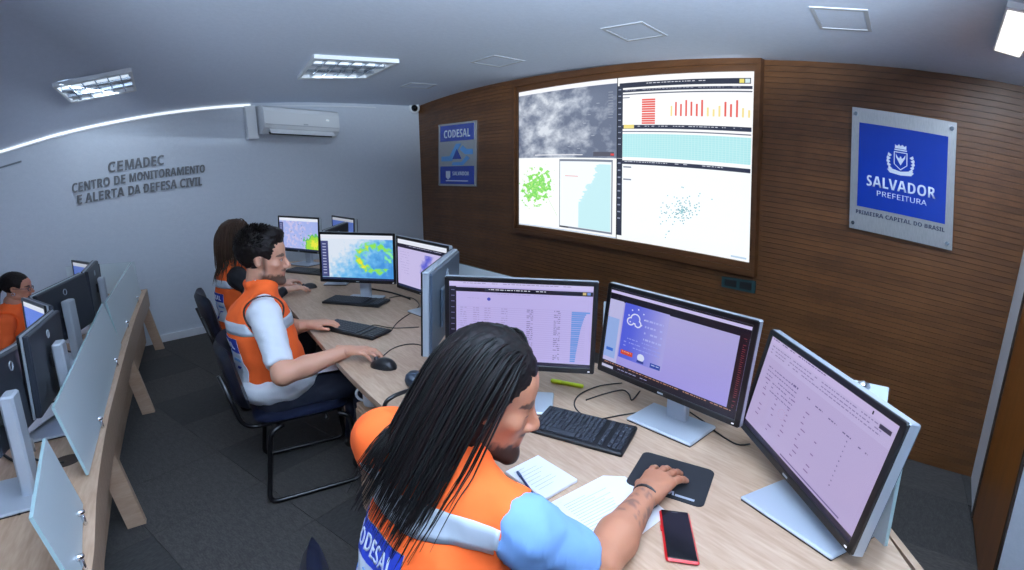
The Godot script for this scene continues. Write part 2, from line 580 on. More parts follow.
func sheet_screen() -> Image:
	var im := blank(512, 320, srgb(184, 170, 214))
	rf(im, 0, 0, 1, 0.06, srgb(198, 184, 226))
	dashes(im, 0.02, 0.012, 0.5, 0.03, 1, srgb(110, 100, 150))
	rf(im, 0, 0.06, 1, 0.14, srgb(190, 178, 220))
	dashes(im, 0.03, 0.08, 0.9, 0.1, 3, srgb(140, 128, 176), 0.35)
	rf(im, 0.91, 0.07, 0.07, 0.035, srgb(60, 56, 80))
	rf(im, 0.85, 0.02, 0.008, 0.03, srgb(40, 40, 60))
	dashes(im, 0.06, 0.28, 0.3, 0.25, 6, srgb(120, 108, 160), 0.25)
	for k in 6: dashes(im, 0.3 + 0.11 * k, 0.27 + 0.012 * k, 0.06, 0.03, 1, srgb(96, 86, 136))
	for k in 5:
		for i in 9:
			if rng.randf() < 0.75: rf(im, 0.07 + 0.13 * k + rng.randf() * 0.02, 0.4 + 0.055 * i, rng.randf_range(0.015, 0.04), 0.012, srgb(128, 104, 160))
	for i in 14: rf(im, 0.30 + 0.03 * cos(i * 0.45), 0.60 + 0.05 * sin(i * 0.45), 0.004, 0.006, srgb(190, 110, 150))
	for i in 10: disc(im, 0.78, 0.36 + 0.045 * i, 0.006, srgb(120, 110, 160))
	rf(im, 0, 0.945, 1, 0.055, srgb(42, 38, 62))
	rf(im, 0.4, 0.915, 0.5, 0.014, srgb(110, 100, 150))
	return im
func table_screen() -> Image:
	var im := blank(512, 320, srgb(190, 180, 236))
	rf(im, 0, 0, 1, 0.05, srgb(206, 198, 242))
	dashes(im, 0.1, 0.015, 0.75, 0.02, 1, srgb(130, 124, 180))
	rf(im, 0, 0.06, 0.05, 0.94, srgb(26, 26, 44))
	for i in 12: rf(im, 0.012, 0.1 + 0.07 * i, 0.026, 0.012, srgb(120, 120, 160))
	rf(im, 0.05, 0.07, 0.95, 0.05, srgb(20, 22, 40))
	dashes(im, 0.28, 0.082, 0.4, 0.025, 1, srgb(230, 232, 250))
	rf(im, 0.93, 0.078, 0.025, 0.034, srgb(214, 190, 120))
	rf(im, 0.96, 0.078, 0.025, 0.034, srgb(120, 150, 220))
	dashes(im, 0.3, 0.135, 0.4, 0.014, 1, srgb(130, 124, 180))
	disc(im, 0.28, 0.2, 0.02, srgb(70, 80, 190))
	dashes(im, 0.1, 0.195, 0.12, 0.014, 1, srgb(150, 144, 200))
	for i in 24: rf(im, 0.06, 0.3 + 0.026 * i, 0.9, 0.002, srgb(170, 160, 220))
	for k in [0.08, 0.17, 0.25, 0.37]: dashes(im, k, 0.31, 0.045, 0.62, 22, srgb(160, 152, 208), 0.35)
	for k in [0.55, 0.74]: dashes(im, k, 0.31, 0.045, 0.62, 26, srgb(130, 124, 178), 0.4)
	for i in 26:
		var l := 0.125 - 0.09 * pow(i / 26.0, 0.4)
		rf(im, 0.86, 0.31 + 0.024 * i, l, 0.019, srgb(104, 150, 226))
	rf(im, 0, 0.955, 1, 0.045, srgb(36, 34, 60))
	return im
func map_screen(kind: int) -> Image:
	var im := blank(320, 200, srgb(200, 214, 250))
	var n := FastNoiseLite.new()
	n.seed = 40 + kind
	n.frequency = 0.03
	n.fractal_octaves = 4
	for y in 200:
		for x in 320:
			var u := x / 320.0
			var v := y / 200.0
			var w := n.get_noise_2d(x, y)
			var c: Color
			if kind == 0:
				c = srgb(226, 236, 250).lerp(srgb(112, 190, 244), clampf((u + v * 0.7 + w * 0.3 - 0.55) * 2.2, 0, 1))
				c = c.lerp(srgb(70, 150, 226), clampf((u + v * 0.5 - 0.85 + w * 0.4) * 2.0, 0, 1))
				var d := absf(Vector2((u - 0.74) * 1.3, v - 0.5).length() - 0.27) + w * 0.12
				if u < 0.72 or v < 0.35 or v > 0.72:
					c = c.lerp(srgb(110, 226, 200), clampf(1.3 - d * 13.0, 0, 1))
					c = c.lerp(srgb(150, 232, 90), clampf(1.2 - d * 20.0, 0, 1))
				if u < 0.66: c = c.lerp(srgb(236, 236, 60), clampf(1.0 - d * 36.0, 0, 1))
				if u > 0.88 and v > 0.35 and v < 0.6: c = c.lerp(srgb(140, 240, 170), clampf(w * 3.0 + 0.4, 0, 1))
			elif kind == 1:
				c = srgb(168, 184, 242).lerp(srgb(206, 200, 240), clampf(w * 2.5 + 0.5 - absf(u - 0.35) * 2.0, 0, 1))
				var d := Vector2((u - 0.92) * 1.2, v - 0.8).length() + w * 0.12
				if d < 0.34: c = srgb(96, 196, 110)
				if d < 0.26: c = srgb(170, 226, 60)
				if d < 0.12: c = srgb(236, 236, 70)
			elif kind == 2:
				c = srgb(204, 194, 238)
				var d := absf(u - 0.62 - 0.05 * sin(v * 9)) + w * 0.06
				if v > 0.22 and v < 0.86: c = c.lerp(srgb(96, 100, 214), clampf(1.0 - d * 9.0, 0, 1))
			else:
				c = srgb(96, 130, 232).lerp(srgb(130, 160, 244), v)
			im.set_pixel(x, y, c)
	rf(im, 0, 0, 1, 0.09, srgb(236, 240, 252))
	if kind == 0 or kind == 1:
		rf(im, 0, 0.14, 0.1, 0.8, srgb(70, 76, 128))
		for i in 11: rf(im, 0.02, 0.2 + 0.065 * i, 0.05, 0.02, srgb(190, 196, 230))
	if kind == 1:
		for i in 9: rf(im, rng.randf_range(0.25, 0.7), rng.randf_range(0.15, 0.7), 0.012, 0.03, srgb(60, 80, 110))
	if kind == 2:
		rf(im, 0, 0.09, 1, 0.08, srgb(30, 30, 52))
		dashes(im, 0.2, 0.11, 0.7, 0.03, 1, srgb(210, 210, 240))
		dashes(im, 0.05, 0.25, 0.2, 0.5, 9, srgb(170, 160, 214), 0.2)
	if kind == 3:
		for i in 16: rf(im, 0.06 + 0.055 * i, 0.3 + rng.randf() * 0.3, 0.03, 0.3, srgb(52, 84, 190))
	rf(im, 0, 0.95, 1, 0.05, srgb(34, 44, 80))
	return im
func satellite_screen() -> Image:
	var im := blank(320, 256, Color.WHITE)
	var n := FastNoiseLite.new()
	n.seed = 77
	n.frequency = 0.011
	n.fractal_octaves = 5
	n.fractal_gain = 0.6
	for y in 256:
		for x in 320:
			var v := clampf(n.get_noise_2d(x, y) * 1.1 + 0.36 + 0.3 * (1.0 - absf(x / 320.0 - 0.25 - 0.15 * y / 256.0) * 4.0), 0, 1)
			im.set_pixel(x, y, srgb(100, 110, 134).lerp(srgb(216, 222, 232), v))
	rf(im, 0, 0, 1, 0.06, srgb(250, 251, 255))
	for i in 26: rf(im, rng.randf() * 0.9, rng.randf_range(0.1, 0.9), 0.03, 0.006, srgb(214, 220, 232))
	for i in 10: rf(im, 0.93, 0.16 + 0.035 * i, 0.04, 0.008, srgb(150, 156, 170))
	rf(im, 0.8, 0.92, 0.18, 0.06, srgb(80, 80, 96))
	rf(im, 0.95, 0.94, 0.03, 0.03, srgb(220, 60, 60))
	rf(im, 0.2, 0.955, 0.5, 0.012, srgb(240, 240, 246))
	return im
func charts_screen() -> Image:
	var im := blank(400, 256, srgb(253, 254, 255))
	rf(im, 0, 0.1, 0.05, 0.9, srgb(34, 40, 62))
	for i in 10: rf(im, 0.012, 0.14 + 0.075 * i, 0.026, 0.014, srgb(150, 158, 184))
	rf(im, 0.02, 0.07, 0.96, 0.06, srgb(34, 40, 62))
	dashes(im, 0.25, 0.085, 0.45, 0.028, 1, srgb(238, 240, 250))
	rf(im, 0.91, 0.078, 0.03, 0.045, srgb(240, 226, 110))
	rf(im, 0.945, 0.078, 0.03, 0.045, srgb(214, 236, 240))
	rf(im, 0.05, 0.15, 0.94, 0.035, srgb(40, 46, 70))
	dashes(im, 0.07, 0.16, 0.85, 0.016, 1, srgb(220, 224, 240))
	rf(im, 0.05, 0.2, 0.94, 0.014, srgb(60, 66, 90))
	rf(im, 0.05, 0.24, 0.06, 0.014, srgb(120, 126, 146))
	for i in 11: rf(im, 0.215, 0.27 + 0.028 * i, 0.11, 0.02, srgb(232, 88, 78))
	for i in 15:
		var red: bool = not (i in [0, 7, 8, 9, 13, 14])
		var top := 0.3 if red else 0.36
		rf(im, 0.45 + 0.037 * i, top + 0.02 * float((i * 7) % 3), 0.014, 0.5 - top - 0.02 * float((i * 7) % 3) - 0.02, srgb(232, 96, 86) if red else srgb(246, 226, 150))
	rf(im, 0.05, 0.58, 0.94, 0.05, srgb(40, 46, 70))
	rf(im, 0.06, 0.575, 0.09, 0.05, srgb(240, 222, 130))
	dashes(im, 0.18, 0.592, 0.75, 0.022, 1, srgb(224, 228, 240))
	rf(im, 0.05, 0.655, 0.94, 0.014, srgb(90, 96, 120))
	rf(im, 0.05, 0.69, 0.94, 0.29, srgb(176, 232, 236))
	for i in 42: rf(im, 0.05 + 0.94 * i / 42.0, 0.69, 0.004, 0.29, srgb(206, 242, 244))
	for i in 12: rf(im, 0.05, 0.69 + 0.29 * i / 12.0, 0.94, 0.004, srgb(200, 240, 242))
	return im
func charts2_screen() -> Image:
	var im := blank(400, 256, srgb(250, 254, 255))
	rf(im, 0, 0.0, 0.05, 0.95, srgb(34, 40, 62))
	for i in 9: rf(im, 0.012, 0.05 + 0.085 * i, 0.026, 0.016, srgb(150, 158, 184))
	rf(im, 0.05, 0.02, 0.94, 0.045, srgb(40, 46, 70))
	dashes(im, 0.07, 0.03, 0.75, 0.02, 1, srgb(224, 228, 240))
	rf(im, 0.06, 0.09, 0.07, 0.016, srgb(120, 126, 146))
	rf(im, 0.06, 0.24, 0.07, 0.016, srgb(120, 126, 146))
	for i in 150:
		var a := rng.randf() * TAU
		var r := absf(rng.randfn(0, 0.13))
		rf(im, 0.55 + r * cos(a) * 0.7 - r * sin(a) * 0.3, 0.55 + r * sin(a), 0.009, 0.012, srgb(150, 206, 214).lerp(srgb(110, 160, 176), rng.randf()))
	rf(im, 0.88, 0.96, 0.1, 0.02, srgb(190, 214, 236))
	return im
func green_map_screen() -> Image:
	var im := blank(320, 256, srgb(253, 255, 255))
	var n := FastNoiseLite.new()
	n.seed = 15
	n.frequency = 0.05
	n.fractal_octaves = 4
	for y in 256:
		for x in int(0.48 * 320):
			var u := x / 320.0
			var v := y / 256.0
			var d := Vector2((u - 0.22) * 1.5, (v - 0.42) * 1.1 + (u - 0.2) * 0.4).length() + n.get_noise_2d(x, y) * 0.3
			if d < 0.2: im.set_pixel(x, y, srgb(110, 216, 90).lerp(srgb(190, 240, 130), clampf(n.get_noise_2d(x * 2, y * 2) + 0.4, 0, 1)))
	for i in 30: rf(im, 0.3 + 0.005 * i, 0.45 + 0.012 * i, 0.006, 0.012, srgb(150, 226, 130))
	rf(im, 0.47, 0.02, 0.5, 0.94, srgb(120, 128, 146))
	rf(im, 0.478, 0.05, 0.485, 0.89, srgb(246, 252, 255))
	for y in range(int(0.08 * 256), int(0.93 * 256)):
		for x in range(int(0.6 * 320), int(0.955 * 320)):
			var u := x / 320.0
			var v := y / 256.0
			if u > 0.9 - v * 0.42 + n.get_noise_2d(0, y) * 0.06 and u > 0.66: im.set_pixel(x, y, srgb(198, 238, 244))
	rf(im, 0.53, 0.24, 0.13, 0.008, srgb(226, 130, 130))
	rf(im, 0.478, 0.94, 0.09, 0.02, srgb(60, 60, 70))
	rf(im, 0, 0.985, 1, 0.015, srgb(190, 206, 230))
	return im

# ---------- room ----------
func upright(a: Vector2, b: Vector2, y0: float, y1: float, thick: float, y1b := -1.0) -> SurfaceTool:   # a wall panel from a to b in plan, thickness to the left of a->b
	var st := start()
	var t := (b - a).normalized()
	var n := Vector2(t.y, -t.x) * thick
	var yb := y1 if y1b < 0 else y1b
	var p := [Vector3(a.x, y0, a.y), Vector3(b.x, y0, b.y), Vector3(b.x, yb, b.y), Vector3(a.x, y1, a.y)]
	var o := Vector3(n.x, 0, n.y)
	quad(st, p[0], p[1], p[2], p[3])
	quad(st, p[1] + o, p[0] + o, p[3] + o, p[2] + o)
	for i in 4:
		var j := (i + 1) % 4
		quad(st, p[j], p[i], p[i] + o, p[j] + o)
	return st
func make_shell():
	wood_wall = make_wall_curve([Vector2(-1.22, -6.9), Vector2(-0.72, -6.23), Vector2(-0.22, -5.57), Vector2(0.29, -4.92), Vector2(0.78, -4.29), Vector2(1.24, -3.73), Vector2(1.66, -3.24), Vector2(2.02, -2.85), Vector2(2.31, -2.56), Vector2(2.49, -2.41)], 1.0)
	white_wall = make_wall_curve([Vector2(-1.22, -6.9), Vector2(-1.78, -6.33), Vector2(-2.28, -5.81), Vector2(-2.72, -5.33), Vector2(-3.1, -4.91), Vector2(-3.41, -4.55), Vector2(-3.66, -4.24), Vector2(-3.86, -4.0), Vector2(-4.01, -3.79), Vector2(-4.3, -3.4)], -1.0)
	var right_pts := [Vector2(2.49, -2.41), Vector2(2.2, -2.08), Vector2(1.72, -1.5), Vector2(1.5, 1.4)]
	var room := PackedVector2Array()
	for p in wood_wall.p: room.append(p)
	for i in range(1, 4): room.append(right_pts[i])
	room.append(Vector2(-4.9, 1.4))
	for i in range(white_wall.n, 0, -1): room.append(white_wall.p[i])
	# floor: carpet tiles on a screed
	var fl := obj("floor", prism(Geometry2D.offset_polygon(room, 0.06)[0], -0.06, -0.007, 0.0), M.carpet_base)
	struct(fl)
	var turn := -0.93
	uv_turn = 0.0
	var k := 0
	for i in range(-18, 19):
		for j in range(-18, 19):
			var c := Vector2(i * 0.5 + 0.12, j * 0.5 + 0.3)
			var sq := PackedVector2Array()
			for q in [Vector2(-1, -1), Vector2(1, -1), Vector2(1, 1), Vector2(-1, 1)]:
				sq.append((c + q * 0.2493).rotated(turn) + Vector2(-0.6, -2.6))
			for cut in Geometry2D.intersect_polygons(sq, room):
				if cut.size() < 3: continue
				var mid := Vector2.ZERO
				for q in cut: mid += q / cut.size()
				if mid.y > 0.3 or area(cut) < 0.004: continue
				uv_turn = -turn
				k += 1
				obj("carpet_tile", prism(cut, -0.007, 0.0, 0.0015), M["carpet%d" % posmod(i * 5 + j * 3 + posmod(i * j, 2), 3)], fl)
	uv_turn = 0.0
	# ceiling: one shallow vaulted slab
	var st := start(true)
	var nx := 44
	var nz := 48
	for i in nx:
		for j in nz:
			var q := []
			for c in [[0, 0], [1, 0], [1, 1], [0, 1]]:
				var x := lerpf(-5.1, 2.8, float(i + c[0]) / nx)
				var z := lerpf(-7.2, 1.6, float(j + c[1]) / nz)
				q.append(Vector3(x, ceiling_height(x, z), z))
			quad(st, q[0], q[1], q[2], q[3])
			var up := Vector3(0, 0.12, 0)
			quad(st, q[3] + up, q[2] + up, q[1] + up, q[0] + up)
	struct(obj("ceiling", st, M.ceiling))
	# slatted wood wall
	var wm := func(u: float, v: float, o: float) -> Vector3: return wall_pt(wood_wall, u * wood_wall.len, 1.0 - v, o)
	var wb := obj("wall_back", slab_of(wm, 0, 0, 1, 1, -0.12, 0.0, 60, 4), M.groove)
	struct(wb)
	var n := 70
	for i in n:
		var v0 := (i + 0.04) / n
		var v1 := (i + 0.96) / n
		obj("slat", slab_of(wm, 0.0, v0, 1.0, v1, 0.0, 0.008, 28, 1, 6.0, 0.12), M["slat%d" % ((i * 7 + i / 3) % 4)], wb)
	# white wall
	var hm := func(u: float, v: float, o: float) -> Vector3: return wall_pt(white_wall, u * white_wall.len, 1.0 - v, o)
	struct(obj("wall_left", slab_of(hm, 0, 0, 1, 1, -0.12, 0.0, 60, 4), M.white_wall))
	struct(obj("baseboard_left", slab_of(hm, 0.004, 1.0 - 0.034, 1.0, 1.0, 0.001, 0.016, 50, 1), M.white_paint))
	struct(obj("wall_side", upright(Vector2(-4.3, -3.4), Vector2(-4.9, 1.4), -0.05, 2.9, -0.12), M.white_wall))
	struct(obj("wall_front", upright(Vector2(-4.9, 1.4), Vector2(1.5, 1.4), -0.05, 3.1, -0.12, 2.2), M.white_wall))
	struct(obj("wall_right", upright(right_pts[2], right_pts[3], -0.05, 2.15, 0.12, 2.2), M.white_wall))
	# door in the white wall
	var dm := func(u: float, v: float, o: float) -> Vector3:
		var q := on_wall(white_wall, 36, 230)
		var top := on_wall(white_wall, 33.5, 160).y
		return wall_pt(white_wall, q.x + (1.0 - u) * 0.75, top * (1.0 - v), o)
	var dr := obj("door_1", slab_of(dm, 0.0, 0.0, 1.0, 0.995, 0.001, 0.022, 12, 2), M.white_wall)
	struct(dr)
	obj("shadow_gap", slab_of(dm, -0.022, -0.006, 0.0, 0.995, 0.001, 0.006, 2, 6), M.gasket, dr)
	obj("shadow_gap", slab_of(dm, -0.022, -0.014, 1.0, -0.006, 0.001, 0.006, 12, 1), M.gasket, dr)
	# white jamb at the end of the wood wall, wooden door leaf beyond it
	var jh := ceiling_height(2.3, -2.3)
	var jb := obj("trim_1", upright(right_pts[0], right_pts[1], -0.01, jh + 0.03, 0.1), M.white_paint)
	struct(jb)
	var dd := obj("door_2", upright(right_pts[1], right_pts[2], 0.006, 1.96, 0.045), M.door_wood)
	struct(dd)
	var tq: Vector2 = (right_pts[2] - right_pts[1]).normalized()
	var nq := Vector2(-tq.y, tq.x)
	obj("edge_strip", upright(right_pts[2] + nq * 0.006 - tq * 0.03, right_pts[2] + nq * 0.006, 0.006, 1.96, 0.006), M.groove, dd)
	obj("edge_strip", upright(right_pts[1] + nq * 0.006, right_pts[1] + nq * 0.006 + tq * 0.02, 0.006, 1.96, 0.006), M.groove, dd)
	struct(obj("wall_above_door", upright(right_pts[1], right_pts[2], 1.965, 2.14, 0.12), M.white_wall))
func area(p: PackedVector2Array) -> float:
	var a := 0.0
	for i in p.size(): a += p[i].cross(p[(i + 1) % p.size()])
	return absf(a) * 0.5

# ---------- ceiling ----------
func luminaire(tl: Vector2, tr: Vector2, br: Vector2, bl: Vector2, label: String, energy: float):
	var map := ceiling_quad(tl, tr, br, bl)
	var mid: Vector3 = map.call(0.5, 0.5, 0.0)
	var loc := func(u: float, v: float, o: float) -> Vector3: return map.call(u, v, o) - mid
	var t := thing("ceiling_light", label, "ceiling light", mid, 0, "ceiling lights")
	obj("housing", slab_of(loc, 0.03, 0.06, 0.97, 0.94, 0.001, 0.004), M.white_plastic, t)
	for k in 2:
		var v := 0.3 + 0.4 * k
		var ln: Vector3 = loc.call(0.06, v, 0.012)
		var le: Vector3 = loc.call(0.94, v, 0.012)
		obj("tube_lamp", tube_of([ln, le], 0.008, 8), M.tube_glow, t)
	for e in [[0, 0, 1, 0.07], [0, 0.93, 1, 1], [0, 0.07, 0.035, 0.93], [0.965, 0.07, 1, 0.93]]:
		obj("frame", slab_of(loc, e[0], e[1], e[2], e[3], 0.0, 0.03), M.white_plastic, t)
	for k in range(1, 6):
		var u := k / 6.0
		obj("louvre_blade", slab_of(loc, u - 0.008, 0.07, u + 0.008, 0.93, 0.004, 0.032), M.louvre, t)
	for k in range(1, 3):
		var v := k / 3.0
		obj("louvre_blade", slab_of(loc, 0.035, v - 0.02, 0.965, v + 0.02, 0.004, 0.03), M.louvre, t)
	var w: float = (map.call(1.0, 0.5, 0.0) - map.call(0.0, 0.5, 0.0)).length()
	var h: float = (map.call(0.5, 1.0, 0.0) - map.call(0.5, 0.0, 0.0)).length()
	area_light(t, Vector3(0, -0.045, 0), map.call(1.0, 0.5, 0.0) - map.call(0.0, 0.5, 0.0), w * 0.9, h * 0.85, energy)
func area_light(parent: Node3D, at: Vector3, along: Vector3, w: float, h: float, energy: float, c := Color(0.86, 0.93, 1.0)):
	var l := AreaLight3D.new()
	l.name = "lamp_light"
	l.area_size = Vector2(w, h)
	l.area_normalize_energy = true
	l.light_energy = energy
	l.light_color = c
	l.area_range = 14
	l.shadow_enabled = true
	parent.add_child(l)
	var x := along.normalized()
	x = (x - Vector3.UP * x.y).normalized()
	l.basis = Basis(x, Vector3.UP.cross(x), Vector3.UP)   # shines along -z: down
	l.position = at
func hatch(tl: Vector2, tr: Vector2, br: Vector2, bl: Vector2, label: String):
	var map := ceiling_quad(tl, tr, br, bl)
	var mid: Vector3 = map.call(0.5, 0.5, 0.0)
	var loc := func(u: float, v: float, o: float) -> Vector3: return map.call(u, v, o) - mid
	var t := thing("ceiling_vent", label, "ceiling vent", mid)
	obj("panel", slab_of(loc, 0.09, 0.09, 0.91, 0.91, 0.0008, 0.0025), M.ceiling, t)
	for e in [[0, 0, 1, 0.07], [0, 0.93, 1, 1], [0, 0.07, 0.07, 0.93], [0.93, 0.07, 1, 0.93]]:
		obj("frame", slab_of(loc, e[0], e[1], e[2], e[3], 0.0, 0.004), M.grey_grille, t)
func make_ceiling_fittings():
	luminaire(Vector2(314, 54), Vector2(399, 59), Vector2(366, 75.5), Vector2(297, 76), "square louvred ceiling light in front of the air conditioner", 0.8)
	luminaire(Vector2(52, 83), Vector2(131, 67), Vector2(136, 87), Vector2(71, 99), "louvred ceiling light above the frosted glass desk screens", 0.7)
	# bare white panel lamp near the end of the wood wall
	var map := ceiling_quad(Vector2(1008, 0), Vector2(1046, 8), Vector2(1021, 53), Vector2(994, 45))
	var mid: Vector3 = map.call(0.5, 0.5, 0.0)
	var loc := func(u: float, v: float, o: float) -> Vector3: return map.call(u, v, o) - mid
	var t := thing("ceiling_light", "bright white panel lamp on the ceiling near the steel plaque", "ceiling light", mid, 0, "ceiling lights")
	obj("frame", slab_of(loc, 0, 0, 1, 1, 0.0, 0.02), M.white_plastic, t)
	obj("lamp_panel", slab_of(loc, 0.05, 0.05, 0.95, 0.95, 0.02, 0.024), M.lamp_glow, t)
	area_light(t, Vector3(0, -0.035, 0), map.call(1.0, 0.5, 0.0) - map.call(0.0, 0.5, 0.0), 0.2, 0.25, 1.5)
	# the same louvred lights go on over and behind the photographer
	for g in [[-1.6, -1.2, "louvred ceiling light over the aisle between the two desks"], [0.2, 0.35, "louvred ceiling light over the near end of the long desk"], [-2.6, 0.4, "louvred ceiling light over the near end of the aisle desk"]]:
		var q := Vector2(g[0], g[1])
		var h := ceiling_height(q.x, q.y)
		var b := thing("ceiling_light", g[2], "ceiling light", Vector3(q.x, h, q.y), 0, "ceiling lights")
		obj("frame", box(Vector3(0.66, 0.03, 0.66), 0.004, Vector3(0, -0.016, 0)), M.white_plastic, b)
		obj("tube_lamp", box(Vector3(0.6, 0.01, 0.6), 0.002, Vector3(0, -0.037, 0)), M.tube_glow, b)
		area_light(b, Vector3(0, -0.05, 0), Vector3(1, 0, 0), 0.58, 0.58, 0.45)
	hatch(Vector2(600, 28), Vector2(642, 21), Vector2(667.5, 35), Vector2(627.5, 41), "square flush ceiling vent above the video wall")
	hatch(Vector2(809, 6), Vector2(868, 9), Vector2(872, 31), Vector2(820, 28), "square flush ceiling vent above the bare slats beside the video wall")
	hatch(Vector2(470, 62), Vector2(494, 54.7), Vector2(525, 60.5), Vector2(499.5, 67), "flush ceiling vent above the small blue plaque")
	hatch(Vector2(400, 86.5), Vector2(411, 82.5), Vector2(437, 84.5), Vector2(428, 88.5), "small flush ceiling vent near the room corner")

# ---------- things on the walls ----------
func centred(map: Callable, mid: Vector3) -> Callable:
	return func(u: float, v: float, o: float) -> Vector3: return map.call(u, v, o) - mid
func make_wall_things():
	# video wall
	var vm := wall_quad(wood_wall, Vector2(516.5, 82.6), Vector2(765.5, 57.5), Vector2(758, 276), Vector2(516.5, 231.5), 0.012)
	var mid: Vector3 = vm.call(0.5, 0.5, 0.0)
	var fm := centred(vm, mid)
	var t := thing("video_wall", "large bright video wall in a wooden frame showing maps and charts", "video wall", mid)
	var im := centred(wall_quad(wood_wall, Vector2(521, 93), Vector2(756.8, 72), Vector2(751.6, 262), Vector2(521, 224), 0.012), mid)
	# frame boards reach from the outer edge to the screens
	var ring := func(called: String, oo: float, ii: float, d0: float, d1: float, m: Material):
		# oo, ii: 0 = outer edge, 1 = screen edge
		var mp := func(u: float, v: float, k: float, o: float) -> Vector3:
			return fm.call(u, v, o).lerp(im.call(u, v, o), k)
		for side in 4:
			var st := start()
			var n := 16
			for i in n:
				var a := float(i) / n
				var b := float(i + 1) / n
				var c := func(s: float, k: float, o: float) -> Vector3:
					match side:
						0: return mp.call(s, 0.0, k, o)
						1: return mp.call(1.0, s, k, o)
						2: return mp.call(1.0 - s, 1.0, k, o)
						_: return mp.call(0.0, 1.0 - s, k, o)
				quad(st, c.call(a, oo, d1), c.call(b, oo, d1), c.call(b, ii, d1), c.call(a, ii, d1))
				quad(st, c.call(a, oo, d0), c.call(b, oo, d0), c.call(b, oo, d1), c.call(a, oo, d1))
				quad(st, c.call(a, ii, d1), c.call(b, ii, d1), c.call(b, ii, d0), c.call(a, ii, d0))
			obj(called, st, m, t)
	ring.call("frame_board", 0.0, 0.5, 0.0, 0.05, M.frame_wood)
	ring.call("inner_frame", 0.5, 0.97, 0.0, 0.028, M.frame_wood)
	var pics := [satellite_screen(), charts_screen(), green_map_screen(), charts2_screen()]
	var us := [0.0, 0.535, 1.0]
	var vs := [0.0, 0.485, 1.0]
	for j in 2:
		for i in 2:
			var p := obj("display_panel", slab_of(im, us[i], vs[j], us[i + 1], vs[j + 1], 0.0, 0.019, 8, 6), screen_mat(pics[j * 2 + i], 1.05), t)
			p.set_meta("label", ["cloud satellite picture", "charts with red and yellow bars over a pale blue table", "green map beside a pale coastal map", "white page with a scatter of pale dots"][j * 2 + i])
			var e := 0.0025
			obj("seam", slab_of(im, us[i], vs[j], us[i] + e, vs[j + 1], 0.0, 0.021, 1, 6), M.black_plastic, t)
	var al := AreaLight3D.new()
	al.name = "screen_light"
	al.area_size = Vector2(2.2, 1.2)
	al.light_energy = 0.5
	al.light_color = Color(0.93, 0.97, 1.0)
	al.area_range = 12
	al.shadow_enabled = true
	t.add_child(al)
	var nrm := wall_normal(wood_wall, wood_wall.len * 0.5)
	al.position = nrm * 0.12
	al.basis = Basis(Vector3.UP.cross(nrm), Vector3.UP, nrm)
	# small plate under the video wall
	var pm := wall_quad(wood_wall, Vector2(723.5, 276), Vector2(757, 281), Vector2(756, 293), Vector2(723, 286), 0.012)
	mid = pm.call(0.5, 0.5, 0.0)
	t = thing("socket_plate", "small dark teal socket plate under the video wall corner", "socket plate", mid)
	obj("plate", slab_of(centred(pm, mid), 0, 0, 1, 1, 0.0, 0.012), M.teal_plate, t)
	obj("insert", slab_of(centred(pm, mid), 0.1, 0.2, 0.45, 0.8, 0.012, 0.015), M.black_plastic, t)
	obj("insert", slab_of(centred(pm, mid), 0.55, 0.2, 0.9, 0.8, 0.012, 0.015), M.black_plastic, t)
	steel_plaque()
	small_plaque()
	wall_sign()
	air_conditioner()
	# corner camera
	var q := on_wall(white_wall, 412.5, 108)
	var cp := wall_pt(white_wall, q.x, q.y, 0.0)
	t = thing("security_camera", "small white dome camera with a black lens in the room corner", "camera", cp)
	obj("base", lathe([Vector2(0.001, 0.0), Vector2(0.07, 0.0), Vector2(0.07, 0.03), Vector2(0.05, 0.05), Vector2(0.001, 0.055)], 20, Transform3D(Basis(Vector3.RIGHT, PI / 2), Vector3(0.03, 0, 0.02))), M.white_plastic, t)
	obj("lens", lathe([Vector2(0.001, 0.10), Vector2(0.02, 0.095), Vector2(0.036, 0.08), Vector2(0.042, 0.05)], 16, Transform3D(Basis(Vector3.RIGHT, PI / 2), Vector3(0.04, -0.01, 0.02))), M.lens, t)
	# light cove along the top of the white wall
	var cs := on_wall(white_wall, 375, 101).x
	var mp := func(u: float, v: float, o: float) -> Vector3: return wall_pt(white_wall, lerpf(white_wall.len, cs, u), 1.0 - v, o)
	var mp2 := func(u: float, v: float, o: float) -> Vector3: return wall_pt(white_wall, lerpf(white_wall.len, on_wall(white_wall, 250, 104).x, u), 1.0 - v, o)
	mid = mp.call(0.5, 0.0, 0.0)
	t = thing("cove_light", "thin glowing light strip along the top of the white wall", "light strip", mid)
	obj("light_strip", slab_of(centred(mp2, mid), 0, 0.003, 1, 0.012, 0.002, 0.008, 40, 1), M.cove_glow, t)
	obj("channel", slab_of(centred(mp, mid), 0, 0.013, 1, 0.018, 0.002, 0.012, 40, 1), M.white_paint, t)
	var cm: Vector3 = mp2.call(0.55, 0.05, 0.07)
	area_light(t, cm - mid, mp2.call(0.9, 0.0, 0.0) - mp2.call(0.1, 0.0, 0.0), 2.2, 0.02, 0.03)

